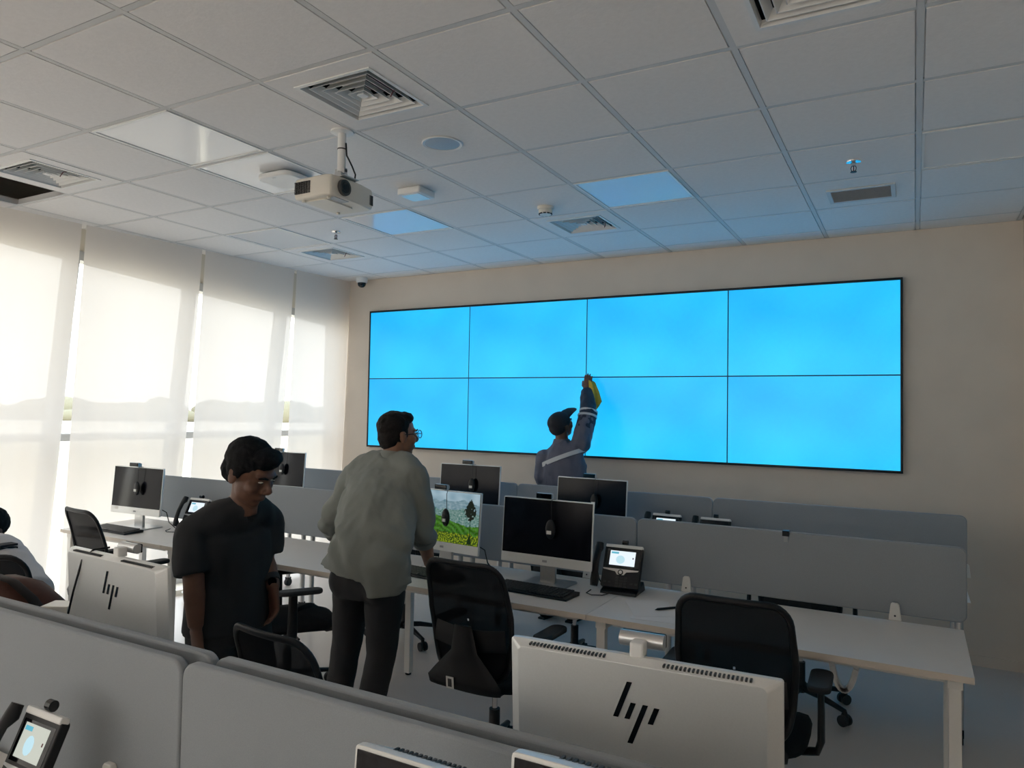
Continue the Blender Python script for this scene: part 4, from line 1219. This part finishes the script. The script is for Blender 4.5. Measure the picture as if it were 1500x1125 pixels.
# ---------- the man in the grey shirt, leaning on the desk
def grey_man():
    org = V(-2.36, 2.82, 0)
    r = empty('person', org, 0, 'standing man in a grey-green shirt and dark trousers leaning on the desk', 'person', 'people in the room')
    rt = unit(V(1, .06, 0))
    pel = at(541, 842, 2.80); waist = at(545, 800, 2.82); chest = at(556, 735, 2.93); shl = at(562, 694, 3.0); nk = at(574, 670, 3.03)
    hd = at(583, 637, 3.06)
    shR = at(606, 697, 3.0); shL = at(524, 694, 3.0)
    wrR = at(629, 826, 3.25); elR = at(619, 778, 3.07)
    wrL = V(-2.80, 3.24, .80); elL = V(-2.78, 3.02, 1.06)
    hpR = pel + V(.10, 0, -.03); hpL = pel + V(-.10, 0, -.03)
    knR = V(-2.235, 2.80, .50); knL = V(-2.47, 2.82, .50)
    anR = V(-2.265, 2.70, .085); anL = V(-2.475, 2.74, .085)
    fd = unit(V(.05, 1, 0))
    b = MB()
    R, L = head(b, hd, unit(V(.46, .88, .04)), (0, -.06, 1), 1.03)
    b.tube([nk - V(0, .01, .04), (nk + hd) / 2, hd - V(0, .01, .03)], [.062, .056, .055], 14)
    b.eloft([pel - V(0, 0, .08), pel, waist, chest, shl, nk], [(.15, .10), (.165, .11), (.15, .10), (.165, .11), (.15, .08), (.06, .06)], rt)
    arm_skin(b, shR, elR, wrR); arm_skin(b, shL, elL, wrL)
    hand(b, wrR, V(.06, .9, -.42), V(0, -.42, -.9), -1, .12, 1.0)
    hand(b, wrL, V(-.06, .9, -.42), V(0, -.42, -.9), 1, .12, 1.0)
    leg_skin(b, hpR, knR, anR, fd); leg_skin(b, hpL, knL, anL, fd)
    remeshed(b, 'body', m_skin_m, r, .0055, 4, None, org)
    eyes(L, r, org)
    # hair, short at the sides
    h = MB()
    for p_, q_ in (((0, -.022, .046), (.0805, .090, .078)), ((0, -.050, -.008), (.066, .056, .070)), ((0, .035, .085), (.06, .045, .032))):
        h.ell(L(*p_), np.array(q_) * 1.03, R, 20, 14)
    for sx in (-1, 1): h.ell(L(sx * .066, -.018, .012), np.array((.014, .045, .045)), R, 14, 10)
    remeshed(h, 'hair', m_hair2, r, .0045, 2, hair_fn(.004), org)
    # shirt
    s = MB()
    s.eloft([pel + V(-.02, .0, .012), pel + V(-.015, 0, .045), waist, (waist + chest) / 2 + V(-.01, 0, 0), chest, (chest + shl) / 2, shl + V(0, 0, -.005), nk - V(0, .004, .018)],
            [(.245, .165), (.232, .158), (.212, .150), (.208, .148), (.210, .146), (.200, .125), (.172, .095), (.082, .074)], rt, 24)
    for sh_ in (shR, shL):          # slope from the neck to the shoulder
        s.tube([nk - V(0, .0, .020), (nk + sh_) / 2 + V(0, 0, .012), sh_ + V(0, 0, .012)], [.066, .068, .066], 16)
        s.tube([chest + V(0, .02, .02), (chest + sh_) / 2 + V(0, 0, .02), sh_ - V(0, .01, .03)], [.10, .10, .08], 16)
    # tails: lower to the right
    s.eloft([pel + V(.125, -.03, -.085), pel + V(.115, -.02, -.03), pel + V(.09, -.01, .03), waist + V(.04, 0, 0)], [(.075, .105), (.098, .125), (.13, .14), (.15, .14)], rt, 20)
    for sh_, el_, wr_ in ((shR, elR, wrR), (shL, elL, wrL)):
        cf = el_ + (wr_ - el_) * .22
        s.ell(sh_, (.076, .078, .074), None, 14, 10)
        s.tube([sh_, sh_ + (el_ - sh_) * .5, el_, cf], [.078, .070, .064, .060], 16)
        s.ell(el_, (.064,) * 3, None, 12, 8)
    def ff(p):
        base = fold_fn(.016, (10, 10, 5), 2.0)(p) + fold_fn(.006, (26, 26, 12), 5.0)(p)
        # folds that fan out from the right hip to the left shoulder
        t = (p[0] + 2.36) * .8 + (p[2] - 1.0)
        base += .009 * math.sin(34 * t + 5 * noise.noise(Vector((p[0] * 5, p[1] * 5, p[2] * 5)))) * max(0, min(1, (1.36 - p[2]) * 5))
        return base * (1 if p[2] > .98 else max(.25, 1 - (.98 - p[2]) * 8))
    remeshed(s, 'shirt', m_shirt, r, .008, 3, ff, org)
    cR = elR + (wrR - elR) * .22; dd = unit(wrR - elR)
    sub(MB().tube([cR - dd * .022, cR - dd * .018, cR + dd * .018, cR + dd * .022], [.058, .066, .064, .056], 20), 'cuff', m_shirt, r, org)
    cL = elL + (wrL - elL) * .22; dd = unit(wrL - elL)
    sub(MB().tube([cL - dd * .022, cL - dd * .018, cL + dd * .018, cL + dd * .022], [.058, .066, .064, .056], 20), 'cuff', m_shirt, r, org)
    cb = nk + V(.002, .004, -.002)
    sub(MB().eloft([cb - V(0, .004, .03), cb + V(0, .002, .0), cb + V(0, .008, .026)], [(.088, .082), (.080, .074), (.073, .068)], rt, 24), 'collar', m_shirt, r, org)
    # trousers
    t = MB()
    t.eloft([pel + V(0, 0, -.10), pel + V(0, 0, -.02), pel + V(0, 0, .05)], [(.185, .128), (.190, .132), (.180, .122)], rt, 22)
    for hp_, kn_, an_ in ((hpR, knR, anR), (hpL, knL, anL)):
        t.ell(hp_ + V(0, -.02, 0), (.096, .118, .11), None, 16, 10)
        t.tube([hp_, hp_ + (kn_ - hp_) * .5, kn_, kn_ + (an_ - kn_) * .5, an_ + V(0, 0, -.03)], [.102, .086, .070, .066, .066], 18)
    remeshed(t, 'trousers', m_trouser, r, .010, 3, fold_fn(.009, (12, 12, 7), 4.0), org)
    sub(MB().eloft([pel + V(0, 0, .02), pel + V(0, 0, .055)], [(.187, .129), (.184, .126)], rt, 28), 'belt', m_shoe, r, org)
    shoe(r, anR, fd, org); shoe(r, anL, fd, org)
    # spectacles
    g = MB()
    for sx in (-1, 1):
        ring = [L(sx * .034 + .024 * math.cos(a), .106, .002 + .020 * math.sin(a)) for a in np.linspace(0, 2 * PI, 21)]
        g.tube(ring, .0020, 6)
        g.tube([L(sx * .058, .105, .006), L(sx * .076, .085, .008), L(sx * .083, .0, .006), L(sx * .082, -.012, -.004)], .0022, 6)
    g.tube([L(-.010, .107, .004), L(0, .111, .008), L(.010, .107, .004)], .002, 6)
    go = sub(g, 'spectacles', m_black, r, org)
    for sx in (-1, 1):
        sub(MB().add([L(sx * .034 + .023 * math.cos(a), .106, .002 + .019 * math.sin(a)) for a in np.linspace(0, 2 * PI, 17)[:-1]], [tuple(range(16))]), 'lens', m_lens, go, org)
grey_man()

# ---------- the young man in black, walking past with his head bowed
def young_man():
    org = V(-2.46, 2.08, 0)
    r = empty('person', org, 0, 'young man in black T-shirt walking with bowed head beside the silver computer back', 'person', 'people in the room')
    fw = unit(V(1.0, .02, 0)); rt = np.cross(fw, (0, 0, 1.0))       # his right hand side
    c2 = at(340, 765, 2.09)
    pel = V(-2.47, 2.10, .83); waist = V(-2.475, 2.10, .96); chest = at(340, 800, 2.10); shl = at(343, 757, 2.09); nk = at(358, 733, 2.08)
    hd = at(366, 692, 2.06) + V(0, 0, 0)
    shR = shl + rt * .165 + V(-.05, 0, -.055); shL = shl - rt * .165 + V(.02, 0, -.04)
    elR = at(284, 856, 1.90); wrR = at(287, 918, 1.91)
    elL = at(388, 818, 2.24); wrL = at(401, 862, 2.20)
    hpR = pel + rt * .085 - V(0, 0, .03); hpL = pel - rt * .085 - V(0, 0, .03)
    knR = V(-2.45, 1.99, .46); knL = V(-2.36, 2.17, .47)
    anR = V(-2.58, 1.99, .10); anL = V(-2.36, 2.16, .085)
    b = MB()
    face = unit(V(.90, .14, -.40))
    R, L = head(b, hd, face, V(.25, 0, 1), 1.10)
    b.tube([nk - V(0, 0, .05), (nk + hd) / 2 - V(.01, 0, 0), hd - fw * .02], [.060, .052, .052], 14)
    b.eloft([pel - V(0, 0, .07), pel, waist, chest, shl, nk], [(.145, .10), (.155, .11), (.135, .095), (.155, .10), (.14, .075), (.055, .055)], rt)
    arm_skin(b, shR, elR, wrR, (.046, .040, .029)); arm_skin(b, shL, elL, wrL, (.046, .038, .028))
    hand(b, wrR, unit(wrR - elR) + V(.06, 0, 0), unit(-rt + fw * .2), -1, .30, 1.0)
    hand(b, wrL, unit(V(.12, -.05, -1)), unit(rt * .9 + V(-.3, 0, 0)), 1, .35, 1.0)
    leg_skin(b, hpR, knR, anR, fw); leg_skin(b, hpL, knL, anL, fw)
    remeshed(b, 'body', m_skin_d, r, .0055, 4, None, org)
    eyes(L, r, org, 1.0, .55)
    h = MB()
    for p_, q_ in (((0, -.018, .048), (.088, .098, .084)), ((0, -.056, -.004), (.072, .054, .066)), ((0, .052, .086), (.066, .048, .034)), ((0, .064, .066), (.056, .026, .026))):
        h.ell(L(*p_), np.array(q_) * 1.05, R, 20, 14)
    for sx in (-1, 1): h.ell(L(sx * .074, -.012, .022), np.array((.014, .042, .050)), R, 14, 10)
    remeshed(h, 'hair', m_hair, r, .0045, 2, hair_fn(.0035), org)
    s = MB()
    s.eloft([pel + V(0, 0, -.06), pel + V(0, 0, .02), waist, (waist + chest) / 2, chest, (chest + shl) / 2, shl + V(0, 0, -.005), nk - V(.005, 0, .03)],
            [(.198, .152), (.192, .148), (.180, .138), (.182, .136), (.190, .136), (.180, .118), (.152, .090), (.070, .068)], rt, 24)
    for sh_, el_ in ((shR, elR), (shL, elL)):
        s.tube([nk - V(0, .0, .035), (nk + sh_) / 2 + V(0, 0, .008), sh_ + V(0, 0, .004)], [.060, .064, .064], 16)
        s.ell(sh_, (.068, .068, .066), None, 14, 10)
        s.tube([sh_, sh_ + (el_ - sh_) * .5, sh_ + (el_ - sh_) * .82], [.070, .072, .070], 16)
    remeshed(s, 'shirt', m_tee_blk, r, .008, 3, fold_fn(.012, (10, 10, 5), 8.0), org)
    t = MB()
    t.eloft([pel + V(0, 0, -.10), pel + V(0, 0, -.02), pel + V(0, 0, .05)], [(.165, .122), (.170, .126), (.16, .116)], rt, 22)
    for hp_, kn_, an_ in ((hpR, knR, anR), (hpL, knL, anL)):
        t.ell(hp_, (.098, .10, .11), None, 16, 10)
        t.tube([hp_, hp_ + (kn_ - hp_) * .5, kn_, kn_ + (an_ - kn_) * .5, an_ + V(0, 0, -.03)], [.100, .090, .076, .070, .066], 18)
    remeshed(t, 'trousers', m_trouser, r, .010, 3, fold_fn(.010, (12, 12, 7), 1.0), org)
    shoe(r, anR, fw, org); shoe(r, anL, fw, org)
    dd = unit(wrL - elL); cL = wrL - dd * .045
    w = sub(MB().tube([cL - dd * .013, cL + dd * .013], [.037, .036], 20), 'watch_strap', m_blackr, r, org)
    sub(MB().cyl(cL + V(.030, -.022, 0), cL + V(.036, -.027, 0), .018, n=16), 'watch_dial', m_glossblk, w, org)
young_man()

# ---------- the worker wiping the display
def worker():
    org = V(-2.52, 5.44, 0)
    r = empty('person', org, 0, 'worker in grey coverall and black cap reaching up to the display wall', 'person', 'people in the room')
    rt = unit(V(1, -.12, 0)); fd = unit(V(.1, 1, 0))
    pel = V(-2.51, 5.44, .95); waist = V(-2.515, 5.44, 1.10); chest = at(826, 682, 5.44); shl = at(824, 658, 5.45); nk = at(823, 644, 5.46)
    hd = at(822, 623, 5.47)
    shR = at(850, 652, 5.46); shL = at(798, 672, 5.44)
    elR = at(862, 606, 5.62); wrR = at(860, 572, 5.80)
    elL = at(793, 697, 5.40); wrL = at(800, 712, 5.56)
    hpR = pel + rt * .09 - V(0, 0, .03); hpL = pel - rt * .09 - V(0, 0, .03)
    knR = V(-2.41, 5.47, .50); knL = V(-2.62, 5.46, .50); anR = V(-2.40, 5.42, .085); anL = V(-2.63, 5.40, .085)
    b = MB()
    R, L = head(b, hd, unit(V(.42, .80, .42)), (0, -.3, 1), 1.0)
    b.tube([nk - V(0, 0, .05), nk, hd], [.060, .054, .05], 14)
    b.eloft([pel - V(0, 0, .07), pel, waist, chest, shl, nk], [(.145, .10), (.155, .11), (.14, .095), (.155, .10), (.13, .075), (.055, .055)], rt)
    arm_skin(b, shR, elR, wrR); arm_skin(b, shL, elL, wrL)
    hand(b, wrR, unit(V(.01, .16, 1)), V(0, 1, -.15), 1, .10, .95, .05)
    hand(b, wrL, unit(V(.3, .6, -.5)), V(.5, -.3, .2), -1, .4, 1.0)
    leg_skin(b, hpR, knR, anR, fd); leg_skin(b, hpL, knL, anL, fd)
    remeshed(b, 'body', m_skin_d, r, .0055, 4, None, org)
    eyes(L, r, org)
    # cap
    h = MB()
    h.ell(L(0, -.014, .040), (.087, .104, .080), R, 20, 14)
    h.ell(L(0, -.046, .0), (.076, .066, .070), R, 20, 14)
    co = remeshed(h, 'cap', m_cap, r, .005, 3, None, org)
    bl = MB().eloft([L(0, .05, .062), L(0, .10, .078), L(0, .15, .080), L(0, .178, .074)], [(.074, .012), (.072, .009), (.058, .008), (.026, .006)], R[:, 0], 16)
    sub(bl, 'cap_bill', m_cap, co, org)
    s = MB()
    s.eloft([pel + V(0, 0, -.05), pel, waist, (waist + chest) / 2, chest, (chest + shl) / 2, shl, nk - V(0, 0, .02)],
            [(.195, .145), (.19, .14), (.188, .138), (.196, .14), (.198, .135), (.180, .115), (.145, .088), (.068, .066)], rt, 24)
    s.ell(shL, (.074,) * 3, None, 14, 10); s.tube([shL, elL, wrL], [.074, .066, .058], 16); s.ell(elL, (.066,) * 3, None, 12, 8)
    s.ell(shR, (.074,) * 3, None, 14, 10); s.tube([shR, shR + (elR - shR) * .5, elR], [.082, .076, .070], 16)
    for hp_, kn_, an_ in ((hpR, knR, anR), (hpL, knL, anL)):
        s.ell(hp_, (.105, .11, .11), None, 16, 10)
        s.tube([hp_, hp_ + (kn_ - hp_) * .5, kn_, kn_ + (an_ - kn_) * .5, an_ + V(0, 0, -.03)], [.108, .098, .084, .078, .074], 18)
    remeshed(s, 'coverall', m_over, r, .010, 3, lambda p: fold_fn(.014, (13, 13, 7), 6.0)(p) + fold_fn(.006, (30, 30, 16), 1.0)(p), org)
    d = unit(wrR - elR)
    t = MB().tube([shR + (elR - shR) * .45, elR, elR + (wrR - elR) * .5, wrR - d * .01], [.079, .073, .064, .054], 18)
    t.ell(elR, (.073,) * 3, None, 12, 8)
    remeshed(t, 'sleeve', m_over_d, r, .008, 3, fold_fn(.010, (18, 18, 12), 3.0), org)
    q = elR + V(-.005, .005, .0)
    sub(MB().tube([q - V(.0, .02, .030), q - V(0, .014, .012)], [.082, .080], 22), 'reflective_band', m_refl, r, org)
    sub(MB().tube([q + V(.0, .004, .010), q + V(0, .010, .026)], [.079, .077], 22), 'reflective_band', m_refl, r, org)
    # slanted reflective strip round the back
    ax = unit(shR - shL); up = unit(np.cross(ax, V(0, -1, 0)) * -1); up = up if up[2] > 0 else -up
    cc = (chest + shl) / 2 + V(0.0, .004, -.004)
    sub(MB().eloft([cc - up * .017, cc + up * .017], [(.206, .140), (.198, .134)], ax, 36), 'reflective_strip', m_refl, r, org)
    for sx in (-1,):
        base = shL + V(.055, -.05, -.03)
        sub(MB().tube([base + V(0, -.03, .01), base + V(.02, -.045, -.05), base + V(.02, -.05, -.11)], [.010, .012, .012], 8), 'reflective_piping', m_refl, r, org)
    sub(MB().eloft([nk - V(0, 0, .035), nk + V(0, 0, .005)], [(.078, .076), (.066, .064)], rt, 22), 'collar', m_over, r, org)
    shoe(r, anR, fd, org); shoe(r, anL, fd, org)
    # the yellow cloth in the hand
    px = [(864, 556), (870, 560), (876, 574), (880, 588), (876, 595), (869, 604), (866, 598), (866, 580)]
    o3 = [at(x_, y_, 5.845 - .0012 * (y_ - 556)) for x_, y_ in px]
    c_ = sum(o3) / len(o3)
    ro = empty('cleaning_cloth', c_, 0, 'yellow cleaning cloth hanging from the worker\'s raised hand', 'cloth')
    m_ = MB()
    nn = V(.02, .014, 0)
    m_.loft([[p - c_ - nn * .6 + unit(c_ - p) * .006 for p in o3], [p - c_ - nn * .3 for p in o3], [p - c_ + nn * .4 for p in o3], [p - c_ + nn * .6 + unit(c_ - p) * .008 for p in o3]])
    m_.build('cloth_fold', m_yellow, ro, smooth=40)
    m_ = MB()
    o4 = [at(x_, y_, 5.79 - .0012 * (y_ - 556)) for x_, y_ in ((863, 557), (868, 562), (871, 578), (872, 592), (868, 606), (865, 590))]
    m_.loft([[p - c_ - V(.004, .004, 0) for p in o4], [p - c_ + V(.004, .004, 0) for p in o4]])
    m_.build('cloth_end', m_yellow, ro, smooth=40)
worker()

# ---------- someone sitting at the left edge
def sitter():
    cx, cy = CH[5][0], CH[5][1]
    org = V(cx, cy, 0)
    r = empty('person', org, 0, 'person in pale shirt sitting with bowed head at the left edge of the picture', 'person', 'people in the room')
    rt = unit(V(.87, .5, 0)); fd = unit(V(-.5, .87, 0))
    pel = V(cx - .09, cy - .02, .56); waist = pel + V(0, .04, .14)
    shl = at(-66, 799, cy + .10); chest = (waist + shl) / 2 + V(0, .0, .05)
    nk = shl + fd * .05 + V(0, 0, .05); hd = at(-18, 777, cy + .20)
    shR = shl + rt * .155 - V(0, 0, .03); shL = shl - rt * .155 - V(0, 0, .03)
    elR = shR - fd * .02 + V(0, 0, -.25); wrR = elR + fd * .10 - rt * .06 - V(0, 0, .16); elL = shL + fd * .06 + V(0, 0, -.25); wrL = elL + fd * .2 + rt * .08
    hpR = pel + rt * .09; hpL = pel - rt * .09
    knR = hpR + fd * .42 + V(0, 0, -.06); knL = hpL + fd * .42 + V(0, 0, -.06)
    anR = knR + V(0, .02, -.415); anL = knL + V(0, .02, -.415)
    anR[2] = anL[2] = .085
    b = MB()
    R, L = head(b, hd, unit(fd * .75 + V(0, 0, -.66)), V(0, .6, 1), 1.0)
    b.tube([nk - V(0, .03, .05), nk, hd], [.060, .054, .05], 14)
    b.eloft([pel - V(0, 0, .06), pel, waist, chest, shl, nk], [(.15, .11), (.155, .11), (.14, .095), (.155, .10), (.13, .075), (.055, .055)], rt)
    arm_skin(b, shR, elR, wrR); arm_skin(b, shL, elL, wrL)
    hand(b, wrR, V(-.3, 1, 0), V(-.2, 0, -1), -1, .4); hand(b, wrL, V(.3, 1, 0), V(.2, 0, -1), 1, .4)
    leg_skin(b, hpR, knR, anR, fd); leg_skin(b, hpL, knL, anL, fd)
    remeshed(b, 'body', m_skin_d, r, .0065, 4, None, org)
    eyes(L, r, org)
    h = MB()
    for p_, q_ in (((0, -.020, .046), (.084, .096, .082)), ((0, -.054, -.004), (.070, .056, .070))): h.ell(L(*p_), q_, R, 20, 14)
    remeshed(h, 'hair', m_hair, r, .006, 2, hair_fn(.005), org)
    s = MB()
    s.eloft([pel + V(0, 0, -.04), pel + V(0, 0, .04), waist, chest, (chest + shl) / 2, shl, nk - V(0, .01, .025)], [(.19, .14), (.19, .14), (.185, .135), (.195, .135), (.18, .115), (.15, .09), (.068, .066)], rt, 24)
    for sh_, el_ in ((shR, elR), (shL, elL)):
        s.ell(sh_, (.07,) * 3, None, 14, 10); s.tube([sh_, sh_ + (el_ - sh_) * .5, sh_ + (el_ - sh_) * .85], [.072, .068, .064], 16)
    so = remeshed(s, 'shirt', m_palegrey, r, .010, 3, fold_fn(.012, (12, 12, 6), 9.0), org)
    for k in range(6):
        z_ = shl[2] - .03 - k * .022
        p_ = at(-8, 801 + k * 5.0, cy + .035)
        q_ = p_ + V(-.005, 0, 0)
        sub(MB().box(q_[0] - .045, q_[0] + .024, q_[1] - .004, q_[1] + .10, q_[2] - .0055, q_[2] + .0055), 'shirt_stripe', m_cap, so, org)
    t = MB()
    t.eloft([pel + V(0, 0, -.07), pel, pel + V(0, 0, .07)], [(.165, .13), (.172, .135), (.16, .12)], rt, 22)
    for hp_, kn_, an_ in ((hpR, knR, anR), (hpL, knL, anL)):
        t.tube([hp_, kn_], [.096, .076], 18); t.ell(kn_, (.077,) * 3, None, 12, 8); t.tube([kn_, an_ + V(0, 0, -.02)], [.076, .064], 18)
    remeshed(t, 'trousers', m_trouser, r, .012, 3, None, org)
    shoe(r, anR, fd, org); shoe(r, anL, fd, org)
sitter()
